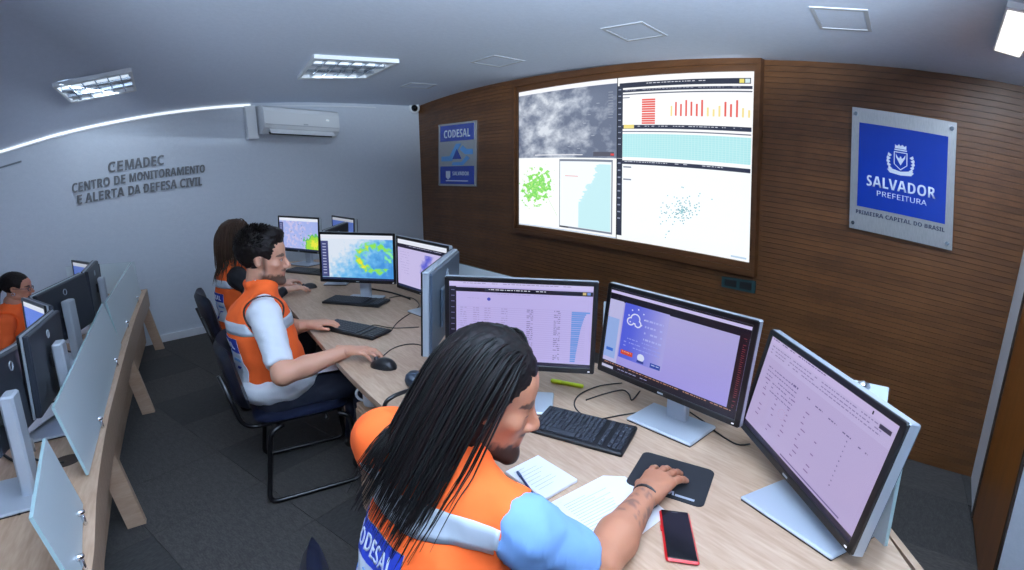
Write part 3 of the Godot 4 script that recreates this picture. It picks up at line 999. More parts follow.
func ellipse(cx: float, cy: float, rx: float, ry: float, n := 16, a0 := 0.0, a1 := TAU) -> Array:
	var out := []
	for i in n: out.append(Vector2(cx + rx * cos(lerpf(a0, a1, float(i) / n)), cy + ry * sin(lerpf(a0, a1, float(i) / n))))
	return out
func steel_plaque():
	var map := wall_quad(wood_wall, Vector2(854, 107.3), Vector2(957.5, 123.3), Vector2(952.3, 250), Vector2(850.7, 227), 0.012)
	var mid: Vector3 = map.call(0.5, 0.5, 0.0)
	var m := centred(map, mid)
	var t := thing("steel_plaque", "brushed steel plaque with a blue SALVADOR PREFEITURA panel on the slats", "plaque", mid)
	obj("plate", slab_of(m, 0, 0, 1, 1, 0.012, 0.02, 6, 2), M.steel, t)
	obj("blue_panel", slab_of(m, 0.085, 0.115, 0.925, 0.80, 0.02, 0.0225, 6, 2), M.blue_plate, t)
	lettering("title", m, "SALVADOR", 0.185, 0.615, 0.64, 0.085, 0.0225, 0.0235, M.plate_white, t)
	lettering("subtitle", m, "PREFEITURA", 0.285, 0.685, 0.46, 0.042, 0.0225, 0.0235, M.plate_white, t, false)
	lettering("motto", m, "PRIMEIRA CAPITAL DO BRASIL", 0.07, 0.865, 0.855, 0.033, 0.02, 0.021, M.navy_ink, t)
	# crest: crown of towers, shield with a bird, leaves and a ribbon
	var polys := []
	polys.append([Vector2(0.455, 0.245), Vector2(0.455, 0.275), Vector2(0.555, 0.275), Vector2(0.555, 0.245), Vector2(0.535, 0.255), Vector2(0.52, 0.24), Vector2(0.505, 0.255), Vector2(0.49, 0.24), Vector2(0.475, 0.255)])
	polys.append([Vector2(0.45, 0.28), Vector2(0.56, 0.28), Vector2(0.56, 0.29), Vector2(0.45, 0.29)])
	for s in [[0.445, 0.30, 0.565, 0.307], [0.445, 0.30, 0.453, 0.40], [0.557, 0.30, 0.565, 0.40]]:
		polys.append([Vector2(s[0], s[1]), Vector2(s[2], s[1]), Vector2(s[2], s[3]), Vector2(s[0], s[3])])
	polys.append([Vector2(0.445, 0.40), Vector2(0.453, 0.40), Vector2(0.505, 0.435), Vector2(0.557, 0.40), Vector2(0.565, 0.40), Vector2(0.505, 0.445)])
	polys.append([Vector2(0.505, 0.405), Vector2(0.485, 0.375), Vector2(0.465, 0.345), Vector2(0.462, 0.318), Vector2(0.482, 0.345), Vector2(0.495, 0.352), Vector2(0.5, 0.335), Vector2(0.51, 0.335), Vector2(0.515, 0.352), Vector2(0.528, 0.345), Vector2(0.548, 0.318), Vector2(0.545, 0.345), Vector2(0.525, 0.375)])
	for s in [-1, 1]:
		for k in 5:
			var c := Vector2(0.505 + s * (0.078 + 0.012 * sin(k * 0.9)), 0.335 + 0.026 * k)
			polys.append([c, c + Vector2(s * 0.03, -0.02), c + Vector2(s * 0.038, 0.0), c + Vector2(s * 0.022, 0.014)])
	polys.append([Vector2(0.385, 0.45), Vector2(0.42, 0.44), Vector2(0.505, 0.455), Vector2(0.59, 0.44), Vector2(0.625, 0.45), Vector2(0.6, 0.475), Vector2(0.505, 0.485), Vector2(0.41, 0.475)])
	obj("crest", plates(m, polys, 0.0225, 0.0235), M.plate_white, t)
	for c in [[0.045, 0.05], [0.955, 0.05], [0.045, 0.95], [0.955, 0.95]]:
		var st := start()
		plate(st, m, PackedVector2Array(ellipse(c[0], c[1], 0.02, 0.017, 12)), 0.02, 0.028)
		obj("screw_cap", st, M.chrome, t)
func small_plaque():
	var map := wall_quad(wood_wall, Vector2(440.3, 125), Vector2(478, 120.5), Vector2(478, 186.5), Vector2(440.3, 185.5), 0.012)
	var mid: Vector3 = map.call(0.5, 0.5, 0.0)
	var m := centred(map, mid)
	var t := thing("small_plaque", "small blue and grey CODESAL plaque beside the room corner", "plaque", mid)
	obj("plate", slab_of(m, 0, 0, 1, 1, 0.0, 0.012), M.steel, t)
	obj("title_panel", slab_of(m, 0.05, 0.03, 0.95, 0.28, 0.012, 0.015), M.blue_plate, t)
	obj("lower_panel", slab_of(m, 0.05, 0.68, 0.95, 0.97, 0.012, 0.015), M.blue_plate, t)
	lettering("title", m, "CODESAL", 0.14, 0.23, 0.72, 0.12, 0.015, 0.017, M.plate_white, t)
	lettering("subtitle", m, "SALVADOR", 0.38, 0.83, 0.45, 0.06, 0.015, 0.017, M.plate_white, t)
	obj("crest", plates(m, [[Vector2(0.2, 0.76), Vector2(0.32, 0.76), Vector2(0.32, 0.86), Vector2(0.26, 0.9), Vector2(0.2, 0.86)]], 0.015, 0.017), M.plate_white, t)
	obj("rule", plates(m, [[Vector2(0.2, 0.91), Vector2(0.8, 0.91), Vector2(0.8, 0.925), Vector2(0.2, 0.925)]], 0.015, 0.017), M.plate_white, t)
	var ch := []
	ch.append([Vector2(0.08, 0.52), Vector2(0.3, 0.52), Vector2(0.48, 0.33), Vector2(0.62, 0.33), Vector2(0.36, 0.6), Vector2(0.08, 0.6)])
	ch.append([Vector2(0.92, 0.42), Vector2(0.76, 0.42), Vector2(0.66, 0.36), Vector2(0.58, 0.42), Vector2(0.72, 0.5), Vector2(0.92, 0.5)])
	ch.append([Vector2(0.38, 0.62), Vector2(0.62, 0.62), Vector2(0.76, 0.52), Vector2(0.84, 0.56), Vector2(0.66, 0.67), Vector2(0.36, 0.67)])
	obj("emblem", plates(m, ch, 0.012, 0.015), M.sky_ink, t)
	obj("triangle", plates(m, [[Vector2(0.5, 0.41), Vector2(0.62, 0.57), Vector2(0.38, 0.57)]], 0.012, 0.016), M.blue_plate, t)
	for c in [[0.03, 0.02], [0.97, 0.02], [0.03, 0.98], [0.97, 0.98]]:
		obj("screw_cap", plates(m, [ellipse(c[0], c[1], 0.022, 0.013, 10)], 0.012, 0.02), M.chrome, t)
func wall_sign():
	var lines := [
		["CEMADEC", Vector2(107, 161), Vector2(164, 153.5), Vector2(164, 165.5), Vector2(107, 174), "grey metal letters reading CEMADEC on the white wall"],
		["CENTRO DE MONITORAMENTO", Vector2(71, 182.5), Vector2(205, 163.5), Vector2(205, 173), Vector2(71.5, 194), "grey metal letters reading CENTRO DE MONITORAMENTO on the white wall"],
		["E ALERTA DA DEFESA CIVIL", Vector2(76, 194), Vector2(202, 175.5), Vector2(202, 186), Vector2(76.5, 205.5), "grey metal letters reading E ALERTA DA DEFESA CIVIL on the white wall"]]
	for l in lines:
		var map := wall_quad(white_wall, l[1], l[2], l[3], l[4])
		var mid: Vector3 = map.call(0.5, 0.5, 0.0)
		var t := thing("wall_sign", l[5], "wall sign", mid, 0, "metal lettering on the white wall")
		lettering("letter", centred(map, mid), l[0], 0.0, 0.93, 1.0, 0.8, 0.006, 0.014, M.letter, t, true, false)
		var st := start()
		for k in 3:
			var u := 0.1 + 0.4 * k
			slab(st, centred(map, mid), u, 0.4, u + 0.01, 0.55, 0.0, 0.008)
		obj("stand_off", st, M.letter, t)
func air_conditioner():
	var a := on_wall(white_wall, 258, 138)
	var b := on_wall(white_wall, 331, 136)
	var top := on_wall(white_wall, 300, 110.5)
	var p := wall_pt(white_wall, (a.x + b.x) * 0.5, a.y, 0.0)
	var n := wall_normal(white_wall, (a.x + b.x) * 0.5)
	var w := absf(a.x - b.x)
	var h: float = wall_pt(white_wall, top.x, top.y, 0).y - p.y
	var t := thing("air_conditioner", "white split air conditioner on the wall below the ceiling", "air conditioner", p + n * 0.004)
	t.basis = Basis(Vector3.UP.cross(n), Vector3.UP, n)
	# case: profile swept along the width, rounded front
	var prof := [Vector2(0, h), Vector2(0.15, h), Vector2(0.19, h * 0.94), Vector2(0.205, h * 0.8), Vector2(0.205, h * 0.36), Vector2(0.19, h * 0.22), Vector2(0.10, 0.0), Vector2(0, 0)]
	var st := start()
	for i in prof.size() - 1:
		quad(st, Vector3(-w / 2, prof[i].y, prof[i].x), Vector3(w / 2, prof[i].y, prof[i].x), Vector3(w / 2, prof[i + 1].y, prof[i + 1].x), Vector3(-w / 2, prof[i + 1].y, prof[i + 1].x))
	for s in [-1, 1]:
		for i in range(1, prof.size() - 1):
			tri(st, Vector3(s * w / 2, prof[0].y, 0), Vector3(s * w / 2, prof[i].y, prof[i].x), Vector3(s * w / 2, prof[i + 1].y, prof[i + 1].x))
	obj("case", st, M.white_plastic, t)
	obj("front_seam", box(Vector3(w * 0.97, 0.006, 0.004), 0.001, Vector3(0, h * 0.34, 0.206)), M.grey_grille, t)
	obj("air_flap", box(Vector3(w * 0.86, 0.012, 0.07), 0.003, Vector3(0, h * 0.12, 0.175), Basis(Vector3.RIGHT, 0.9)), M.white_plastic, t)
	obj("outlet", box(Vector3(w * 0.84, 0.02, 0.05), 0.003, Vector3(0, h * 0.07, 0.125), Basis(Vector3.RIGHT, 0.9)), M.key, t)
	obj("display_light", box(Vector3(0.03, 0.012, 0.004), 0.001, Vector3(w * 0.33, h * 0.62, 0.207)), glow(Color(0.9, 0.97, 1), 1.0), t)
	obj("badge", box(Vector3(0.05, 0.012, 0.003), 0.001, Vector3(0.02, h * 0.4, 0.206)), M.grey_grille, t)
	var q := on_wall(white_wall, 251.5, 139)
	var top2 := on_wall(white_wall, 251.5, 106)
	var cm := func(u: float, v: float, o: float) -> Vector3: return wall_pt(white_wall, q.x + (0.5 - u) * 0.1, lerpf(top2.y, q.y, v), o) - wall_pt(white_wall, q.x, q.y, 0.0)
	var d := thing("pipe_cover", "white vertical pipe cover beside the air conditioner", "pipe cover", wall_pt(white_wall, q.x, q.y, 0.0))
	obj("cover", slab_of(cm, 0, 0, 1, 1, 0.001, 0.06), M.white_plastic, d)
	obj("end_cap", slab_of(cm, -0.06, 0.94, 1.06, 1.0, 0.001, 0.064), M.white_plastic, d)

# ---------- desks ----------
func poly2(a: Array) -> PackedVector2Array: return PackedVector2Array(a)
func px2(x: float, y: float, h: float) -> Vector2:
	var p := px(x, y, h)
	return Vector2(p.x, p.z)
func curve2(pts: Array, per := 5) -> Array:
	var v := []
	for p in pts: v.append(Vector3(p.x, 0, p.y))
	var out := []
	for p in smooth_path(v, per): out.append(Vector2(p.x, p.z))
	return out
func glass_pane(t: Node3D, a: Vector3, b: Vector3, h: float, lean: Vector3, clips := 2):
	# a, b: ends of the lower edge in the thing's own axes
	var d := (b - a).normalized()
	var up := (Vector3(0, h, 0) + lean)
	var n := d.cross(up).normalized() * 0.004
	var st := start()
	var q := [a, b, b + up, a + up]
	quad(st, q[0] + n, q[1] + n, q[2] + n, q[3] + n)
	quad(st, q[3] - n, q[2] - n, q[1] - n, q[0] - n)
	var pane := obj("glass_pane", st, M.glass, t)
	var se := start()
	for i in 4:
		var j := (i + 1) % 4
		quad(se, q[i] - n, q[j] - n, q[j] + n, q[i] + n)
	obj("polished_edge", se, M.glass_edge, pane)
	for k in clips:
		var p := a.lerp(b, (k + 0.5) / clips) + up.normalized() * 0.035
		var c := start(true)
		tube(c, [p - n * 4.0, p - n * 3.0, p + n * 3.0, p + n * 5.0, p + n * 5.5], [0.003, 0.009, 0.009, 0.006, 0.001], 10)
		tube(c, [p - up.normalized() * 0.002 + n * 3.0, p - up.normalized() * 0.058 + n * 2.0], 0.005, 8)
		obj("clip", c, M.chrome, t)
func make_right_desk():
	var front := curve2([Vector2(-2.45, -4.72), Vector2(-2.15, -4.2), Vector2(-1.63, -3.42), Vector2(-1.11, -2.64), Vector2(-0.74, -2.09), Vector2(-0.49, -1.75), Vector2(-0.1, -1.24), Vector2(0.15, -0.9), Vector2(0.45, -0.45)])
	var back := curve2([Vector2(0.80, -0.45), Vector2(0.875, -0.85), Vector2(0.945, -1.2), Vector2(0.86, -1.62), Vector2(0.37, -2.22), Vector2(-0.36, -3.12), Vector2(-1.1, -4.15), Vector2(-1.72, -5.1)])
	var t := thing("long_desk", "long light oak desk curving past the wood wall with frosted glass behind", "desk", Vector3.ZERO)
	uv_turn = -0.93
	obj("worktop", prism(poly2(front + back), DESK - 0.028, DESK, 0.003), M.oak, t)
	uv_turn = 0.0
	# apron under the back edge and leg panels
	for s in [[0, 5], [6, 11], [12, 17], [18, 23], [24, 29], [30, 34]]:
		var a: Vector2 = back[s[0]]
		var b: Vector2 = back[s[1]]
		var off := (b - a).normalized().orthogonal() * 0.06
		obj("modesty_panel", upright(a - off, b - off, 0.12, DESK - 0.03, 0.018), M.oak_panel, t)
	for e in [[Vector2(-2.05, -4.35), Vector2(-1.55, -4.7)], [Vector2(-1.0, -2.75), Vector2(-0.45, -3.1)], [Vector2(0.3, -0.95), Vector2(0.85, -1.2)]]:
		obj("leg_panel", upright(e[0], e[1], 0.0, DESK - 0.03, 0.03), M.oak_panel, t)
	var g := [[Vector2(-1.66, -5.02), Vector2(-1.08, -4.14)], [Vector2(-1.02, -4.06), Vector2(-0.4, -3.2)], [Vector2(-0.34, -3.12), Vector2(0.38, -2.24)], [Vector2(0.43, -2.16), Vector2(0.82, -1.64)], [Vector2(0.885, -1.56), Vector2(0.905, -1.03)]]
	for q in g:
		var i := Vector3(-0.02, 0, 0.015)
		glass_pane(t, Vector3(q[0].x, DESK + 0.012, q[0].y) + i, Vector3(q[1].x, DESK + 0.012, q[1].y) + i, 0.30, Vector3.ZERO)
	# short return pane with a chrome ball fitting behind the end monitor
	var rp := thing("glass_shelf", "small glass shelf with a chrome ball fitting behind the end monitor", "glass shelf", Vector3(0.945, DESK + 0.25, -1.33))
	obj("shelf_pane", box(Vector3(0.2, 0.01, 0.12), 0.002, Vector3(0.06, 0, 0), Basis(Vector3.UP, 0.9)), M.glass, rp)
	obj("ball_fitting", lathe([Vector2(0.001, 0.04), Vector2(0.012, 0.036), Vector2(0.018, 0.024), Vector2(0.013, 0.01), Vector2(0.01, -0.02), Vector2(0.001, -0.02)], 14, Transform3D(Basis.IDENTITY, Vector3(0.06, 0.004, 0))), M.chrome, rp)
	# pedestal under the worktop with a mug
	var dir := Vector2(0.6, 0.8)
	var pp := px2(371, 412, 0.56) + Vector2(0.19, -0.05)
	var pt := thing("drawer_pedestal", "oak drawer pedestal under the long desk carrying a mug", "drawer unit", Vector3(pp.x, 0, pp.y), atan2(dir.x, dir.y))
	obj("body", box(Vector3(0.4, 0.56, 0.42), 0.004, Vector3(0, 0.28, 0)), M.oak_panel, pt)
	for k in 3:
		var dw := obj("drawer", box(Vector3(0.012, 0.165, 0.38), 0.003, Vector3(-0.206, 0.1 + 0.18 * k, 0)), M.oak_panel, pt)
		obj("handle", box(Vector3(0.016, 0.012, 0.12), 0.003, Vector3(-0.218, 0.15 + 0.18 * k, 0)), M.silver, dw)
	var mp := px(372, 404, 0.56)
	var mug := thing("mug", "white china mug standing on the pedestal under the desk", "mug", Vector3(mp.x, 0.56, mp.z))
	obj("cup", lathe([Vector2(0.001, 0.004), Vector2(0.034, 0.0), Vector2(0.038, 0.01), Vector2(0.04, 0.095), Vector2(0.037, 0.095), Vector2(0.035, 0.012), Vector2(0.001, 0.01)], 24), M.white_plastic, mug)
	var hp := []
	for i in 9: hp.append(Vector3(-0.036 - 0.034 * sin(PI * i / 8.0), 0.05 + 0.032 * cos(PI * i / 8.0), 0))
	obj("handle", tube_of(hp, 0.006, 8), M.white_plastic, mug)
	right_monitors()
	right_items()

func monitor(label: String, pos: Vector3, yaw: float, tilt: float, roll: float, w: float, h: float, pic, desk_h: float, dark := false, called := "monitor", lit := 0.95, foot := Vector2.ZERO, swivel := 0.0):
	yaw = deg_to_rad(yaw)
	var fwd := Vector3(sin(yaw), 0, cos(yaw))
	var b := Basis(Vector3.RIGHT, deg_to_rad(tilt)) * Basis(Vector3(0, 0, 1), deg_to_rad(roll))
	var back := 0.05 if dark else 0.09
	var base := pos - fwd * back
	base.y = desk_h
	var t := thing(called, label, "monitor", base, yaw, "desk monitors")
	var c := Vector3(0, pos.y - desk_h, back)
	var sx: float = foot.x if dark else 0.0
	var X := Transform3D(b, c)
	var st := start()
	rbox(st, X * Transform3D(Basis.IDENTITY, Vector3(0, 0, -0.007 if dark else -0.014)), Vector3(w, h, 0.008 if dark else 0.026), 0.003)
	obj("rim", st, M.silver, t)
	st = start()
	if dark: rbox(st, X * Transform3D(Basis.IDENTITY, Vector3(0, 0, -0.02)), Vector3(w - 0.006, h - 0.006, 0.02), 0.005)
	else:
		rbox(st, X * Transform3D(Basis.IDENTITY, Vector3(0, 0, -0.03)), Vector3(w - 0.012, h - 0.012, 0.016), 0.006)
		rbox(st, X * Transform3D(Basis.IDENTITY, Vector3(0, -0.01, -0.042)), Vector3(w * 0.5, h * 0.5, 0.016), 0.008)
	var bk := obj("back_cover", st, M.monitor_back if dark else M.monitor_back_blue, t)
	var ring := []
	for i in 17: ring.append(X * Vector3(0.016 * cos(TAU * i / 16), h * 0.33 + 0.016 * sin(TAU * i / 16), -0.031 if dark else -0.039))
	obj("badge", tube_of(ring, 0.0022, 6), M.silver, bk)
	var bz := 0.017
	st = start()
	for q in [[0, h / 2 - bz / 2, w - 0.006, bz], [0, -h / 2 + bz / 2 + 0.002, w - 0.006, bz + 0.004], [-w / 2 + bz / 2, 0, bz, h - 0.006], [w / 2 - bz / 2, 0, bz, h - 0.006]]:
		rbox(st, X * Transform3D(Basis.IDENTITY, Vector3(q[0], q[1], 0.0)), Vector3(q[2], q[3], 0.008), 0.002)
	obj("bezel", st, M.bezel, t)
	if pic != null:
		var fm := flat_map(X * Transform3D(Basis.IDENTITY, Vector3(0, 0.001, 0.0)), w - 2 * bz, h - 2 * bz - 0.003)
		obj("screen", slab_of(fm, 0, 0, 1, 1, -0.002, 0.0005), screen_mat(pic, lit), t)
		st = start()
		rbox(st, X * Transform3D(Basis.IDENTITY, Vector3(w / 2 - 0.02, -h / 2 + 0.009, 0.004)), Vector3(0.008, 0.004, 0.003), 0.001)
		obj("power_light", st, glow(Color(0.95, 0.95, 1), 0.8), t)
		st = start()
		rbox(st, X * Transform3D(Basis.IDENTITY, Vector3(0, -h / 2 + 0.009, 0.004)), Vector3(0.022, 0.006, 0.002), 0.001)
		obj("badge", st, M.silver, t)
	else:
		var fm2 := flat_map(X, w - 2 * bz, h - 2 * bz)
		obj("screen", slab_of(fm2, 0, 0, 1, 1, -0.002, 0.0005), screen_mat(map_screen(2), 0.7), t)
	# stand: column behind the panel and a flat plate
	obj("stand_column", box(Vector3(0.075, pos.y - desk_h + 0.06, 0.035), 0.006, Vector3(sx, (pos.y - desk_h + 0.06) / 2 + 0.008, -0.01)), M.silver_stand, t)
	var neck := obj("pivot", box(Vector3(0.06, 0.06, 0.03) if dark else Vector3(0.1, 0.1, 0.05), 0.01, Vector3(sx, pos.y - desk_h, 0.012 if dark else 0.035)), M.black_plastic, t)
	neck.set_meta("label", "black pivot behind the panel")
	st = start()
	rbox(st, Transform3D(Basis(Vector3.UP, swivel), Vector3(foot.x, 0.008, 0.035 + foot.y)), Vector3(0.25, 0.012, 0.18), 0.005)
	obj("stand_base", st, M.silver_stand, t)
	st = start()
	rbox(st, Transform3D(Basis(Vector3.UP, swivel), Vector3(foot.x, 0.002, 0.035 + foot.y)), Vector3(0.246, 0.004, 0.176), 0.001)
	obj("foot_pad", st, M.black_plastic, t)
	return t
func right_monitors():
	monitor("end monitor with a spreadsheet, nearest the steel plaque end of the long desk", Vector3(0.766, 0.972, -1.19), -87.5, -9.5, -3.5, 0.525, 0.335, sheet_screen(), DESK, false, "monitor", 0.95, Vector2(0.06, 0.065), 0.42)
	monitor("monitor with a weather page and cloud icon behind the mouse pad", Vector3(0.52, 1.04, -1.578), -47.7, -4.6, -2.7, 0.54, 0.338, weather_screen(), DESK)
	monitor("monitor with a table and blue bars facing the long-haired man", Vector3(0.027, 1.075, -1.724), -6.6, -1.4, -0.9, 0.548, 0.34, table_screen(), DESK)
	monitor("monitor turned away showing its blue-grey back between two lit screens", Vector3(-0.317, 1.085, -2.091), -95.3, -2.3, -0.6, 0.541, 0.336, null, DESK)
	monitor("angled monitor with a purple map strip beside the bearded man's map screen", Vector3(-0.553, 1.038, -2.989), -45.2, -1.4, -1.1, 0.544, 0.34, map_screen(2), DESK)
	monitor("monitor with a blue map and yellow green coast before the bearded man", Vector3(-1.042, 1.044, -3.316), -9.2, -3.2, -0.1, 0.546, 0.341, map_screen(0), DESK)
	monitor("far monitor with a pale blue map near the white wall", Vector3(-1.991, 1.035, -4.651), -26.4, -4.4, 0.1, 0.537, 0.332, map_screen(1), DESK)
	monitor("far angled monitor with a dim blue screen beside the pale map monitor", Vector3(-1.66, 1.01, -4.9), -49.0, -3.0, 0.5, 0.539, 0.333, map_screen(3), DESK, false, "monitor", 0.5)
	monitor("far monitor turned edge-on with a dark back behind the blue map monitor", Vector3(-1.4, 1.029, -3.926), -88.8, -3.0, -0.8, 0.54, 0.334, null, DESK, true)
func on_desk(tl: Vector2, tr: Vector2, br: Vector2, bl: Vector2, h: float) -> Dictionary:
	var a := px(tl.x, tl.y, h); var b := px(tr.x, tr.y, h); var c := px(br.x, br.y, h); var d := px(bl.x, bl.y, h)
	var along := ((b - a) + (c - d)) * 0.5
	var across := ((d - a) + (c - b)) * 0.5
	return {"c": (a + b + c + d) * 0.25, "w": along.length(), "d": across.length(), "turn": 0.5 * atan2(-along.z, along.x) + 0.5 * atan2(across.x, across.z)}
func keyboard(label: String, q: Dictionary, w := -1.0, d := -1.0):
	if w < 0: w = q.w
	if d < 0: d = q.d
	var t := thing("keyboard", label, "keyboard", q.c, q.turn, "black keyboards")
	var st := start()
	rbox(st, Transform3D(Basis(Vector3.RIGHT, 0.05), Vector3(0, 0.011, 0)), Vector3(w, 0.016, d), 0.004)
	obj("case", st, M.keyboard, t)
	st = start()
	var rows := 6
	var cols := 20
	for r in rows:
		var c := 0
		while c < cols:
			var span := 1
			if r == 5 and c == 4: span = 6
			if c == 14 or c == 16: c += 1
			var x := -w * 0.475 + w * 0.95 * (c + span * 0.5) / cols
			var z := -d * 0.43 + d * 0.86 * (r + 0.5) / rows
			rbox(st, Transform3D(Basis(Vector3.RIGHT, 0.05), Vector3(x, 0.021 - z * 0.05, z)), Vector3(w * 0.95 / cols * span - 0.0025, 0.006, d * 0.86 / rows - 0.0025), 0.0015)
			c += span
	var k := obj("keys", st, M.key, t)
	k.set_meta("kind", "stuff")
	obj("foot", box(Vector3(0.03, 0.006, 0.012), 0.001, Vector3(-w * 0.4, 0.003, -d * 0.4)), M.black_plastic, t)
	obj("foot", box(Vector3(0.03, 0.006, 0.012), 0.001, Vector3(w * 0.4, 0.003, -d * 0.4)), M.black_plastic, t)
func mouse_at(label: String, p: Vector3, turn: float, k := 1.0):
	var t := thing("computer_mouse", label, "mouse", p, turn, "computer mice")
	var st := start(true)
	var nu := 12
	var nv := 8
	var P := func(i: int, j: int) -> Vector3:
		var u := -1.0 + 2.0 * i / nu
		var a := PI * j / nv
		var wd := 0.031 * sqrt(maxf(0.0, 1.0 - pow(absf(u), 2.6))) * (1.0 - 0.08 * u)
		var hg := 0.036 * pow(maxf(0.0, 1.0 - u * u), 0.6) * (1.0 + 0.15 * u)
		return Vector3(cos(a) * wd, pow(sin(a), 0.7) * hg, u * 0.056) * k
	for i in nu:
		for j in nv: quad(st, P.call(i, j), P.call(i + 1, j), P.call(i + 1, j + 1), P.call(i, j + 1))
	obj("shell", st, M.black_plastic, t)
	obj("wheel", tube_of([Vector3(-0.004, 0.026, -0.034) * k, Vector3(0.004, 0.026, -0.034) * k], 0.009 * k, 10), M.key, t)
func cable(label: String, pts: Array, h: float, r := 0.0028):
	var v := []
	for p in pts: v.append(px(p[0], p[1], h + r))
	var o := obj("cable", tube_of(smooth_path(v, 6), r, 6), M.cable)
	tag(o, label, "cable", "black cables")
func right_items():
	keyboard("black keyboard in front of the long-haired man's notebook", on_desk(Vector2(548, 408), Vector2(635, 434), Vector2(621, 461), Vector2(534, 431), DESK))
	keyboard("black keyboard under the bearded man's hands", on_desk(Vector2(341, 316), Vector2(382, 339), Vector2(369, 349), Vector2(329, 324), DESK), 0.42, 0.15)
	keyboard("black keyboard lying under the blue map monitor", on_desk(Vector2(336, 294.5), Vector2(391, 301.6), Vector2(378, 314), Vector2(323, 302.5), DESK), 0.43, 0.16)
	keyboard("far black keyboard near the woman's hand", on_desk(Vector2(303, 266), Vector2(326, 274), Vector2(317, 280), Vector2(294, 271), DESK), 0.44, 0.16)
	# mouse pad with its logo
	var q := on_desk(Vector2(643, 452), Vector2(716, 471), Vector2(702, 510), Vector2(626, 483), DESK)
	var t := thing("mouse_pad", "black mouse pad with a small white logo under the long-haired man's hand", "mouse pad", q.c, q.turn)
	var pw: float = q.w
	var pdp: float = q.d
	var rr := 0.02
	var pl := []
	for c in [[1, 1, 0], [-1, 1, 1], [-1, -1, 2], [1, -1, 3]]:
		for k in 5:
			var a: float = PI / 2 * c[2] + PI / 2 * k / 4.0
			pl.append(Vector2(c[0] * (pw / 2 - rr) + rr * cos(a), c[1] * (pdp / 2 - rr) + rr * sin(a)))
	obj("pad", prism(poly2(pl), 0.0, 0.003, 0.0008), M.pad, t)
	var lm := func(u: float, v: float, o: float) -> Vector3: return Vector3((u - 0.5) * pw, 0.003 + o, (v - 0.5) * pdp)
	obj("logo_bar", plates(lm, [[Vector2(0.64, 0.885), Vector2(0.88, 0.885), Vector2(0.88, 0.93), Vector2(0.64, 0.93)]], 0.0, 0.0006), M.paper_print, t)
	obj("logo_mark", plates(lm, [[Vector2(0.55, 0.93), Vector2(0.575, 0.84), Vector2(0.615, 0.84), Vector2(0.63, 0.93), Vector2(0.605, 0.93), Vector2(0.595, 0.87), Vector2(0.575, 0.93)]], 0.0, 0.0006), M.plate_white, t)
	# phone
	q = on_desk(Vector2(664, 514.5), Vector2(694, 515), Vector2(693, 565), Vector2(660.5, 563), DESK)
	t = thing("smartphone", "smartphone with a dark screen in a red case", "phone", q.c, q.turn)
	obj("case", box(Vector3(q.w, 0.011, q.d), 0.005, Vector3(0, 0.0058, 0)), M.red_case, t)
	obj("glass", box(Vector3(q.w - 0.009, 0.003, q.d - 0.009), 0.001, Vector3(0, 0.0112, 0)), M.phone_glass, t)
	obj("earpiece", box(Vector3(0.016, 0.0008, 0.003), 0.0003, Vector3(0, 0.0131, -q.d / 2 + 0.012)), M.key, t)
	obj("side_button", box(Vector3(0.003, 0.004, 0.02), 0.001, Vector3(-q.w / 2 - 0.001, 0.006, -0.02)), M.red_case, t)
	# loose sheet and notebook
	var sh := []
	var o0 := px(605, 510, DESK)
	for p in [[545, 506], [603, 476], [625, 477], [669, 514], [640, 536], [590, 546]]:
		var w3 := px(p[0], p[1], DESK)
		sh.append(Vector2(w3.x - o0.x, w3.z - o0.z))
	t = thing("paper_sheet", "white printed sheet with a folded corner under the tattooed forearm", "paper", o0)
	obj("sheet", prism(poly2(sh), 0.0004, 0.0016, 0.0), M.paper, t)
	var st := start()
	var ca := px(556, 505, DESK); var cb := px(604, 481, DESK); var cc := px(648, 512, DESK); var cd := px(594, 540, DESK)
	for i in 13:
		var v := 0.1 + 0.065 * i
		var a := ca.lerp(cd, v).lerp(cb.lerp(cc, v), 0.08) - o0
		var b := ca.lerp(cd, v).lerp(cb.lerp(cc, v), 0.5 + 0.4 * absf(sin(i * 1.7))) - o0
		var up := Vector3(0, 0.0019, 0)
		var wd := (cd - ca).normalized() * 0.0016
		quad(st, a + up, b + up, b + wd + up, a + wd + up)
	obj("print", st, M.paper_print, t)
	q = on_desk(Vector2(506, 474), Vector2(539, 458), Vector2(575, 482), Vector2(545, 504), DESK)
	t = thing("notebook", "open white notebook with handwriting beside the long-haired man's chin", "notebook", q.c, q.turn)
	obj("pages", box(Vector3(q.w, 0.012, q.d), 0.002, Vector3(0, 0.0062, 0)), M.paper, t)
	st = start()
	for i in 8:
		var z: float = -q.d * 0.35 + q.d * 0.09 * i
		var l: float = q.w * (0.3 + 0.35 * absf(sin(i * 2.3)))
		rbox(st, Transform3D(Basis.IDENTITY, Vector3(-q.w * 0.4 + l / 2, 0.0124, z)), Vector3(l, 0.0004, 0.0012), 0.0001)
	obj("handwriting", st, M.paper_print, t)
	var pa := px(517.6, 472, DESK + 0.017)
	var pb := px(537.5, 500, DESK + 0.017)
	var pen := thing("ballpoint_pen", "slim dark blue pen lying across the notebook", "pen", pa)
	var pd := (pb - pa)
	obj("barrel", tube_of([pd * 0.1, pd], 0.0035, 8), mat(srgb(30, 44, 92), 0.3), pen)
	obj("cap", tube_of([Vector3.ZERO, pd * 0.16], 0.0045, 8), mat(srgb(70, 90, 130), 0.3), pen)
	# highlighter
	pa = px(551, 380.5, DESK + 0.009)
	pb = px(583.5, 386.5, DESK + 0.009)
	pd = pb - pa
	var hl := thing("highlighter_pen", "fluorescent yellow highlighter pen beside the monitor foot", "highlighter", pa)
	obj("barrel", tube_of([pd * 0.3, pd * 0.95, pd], [0.0085, 0.0085, 0.006], 12), M.yellow, hl)
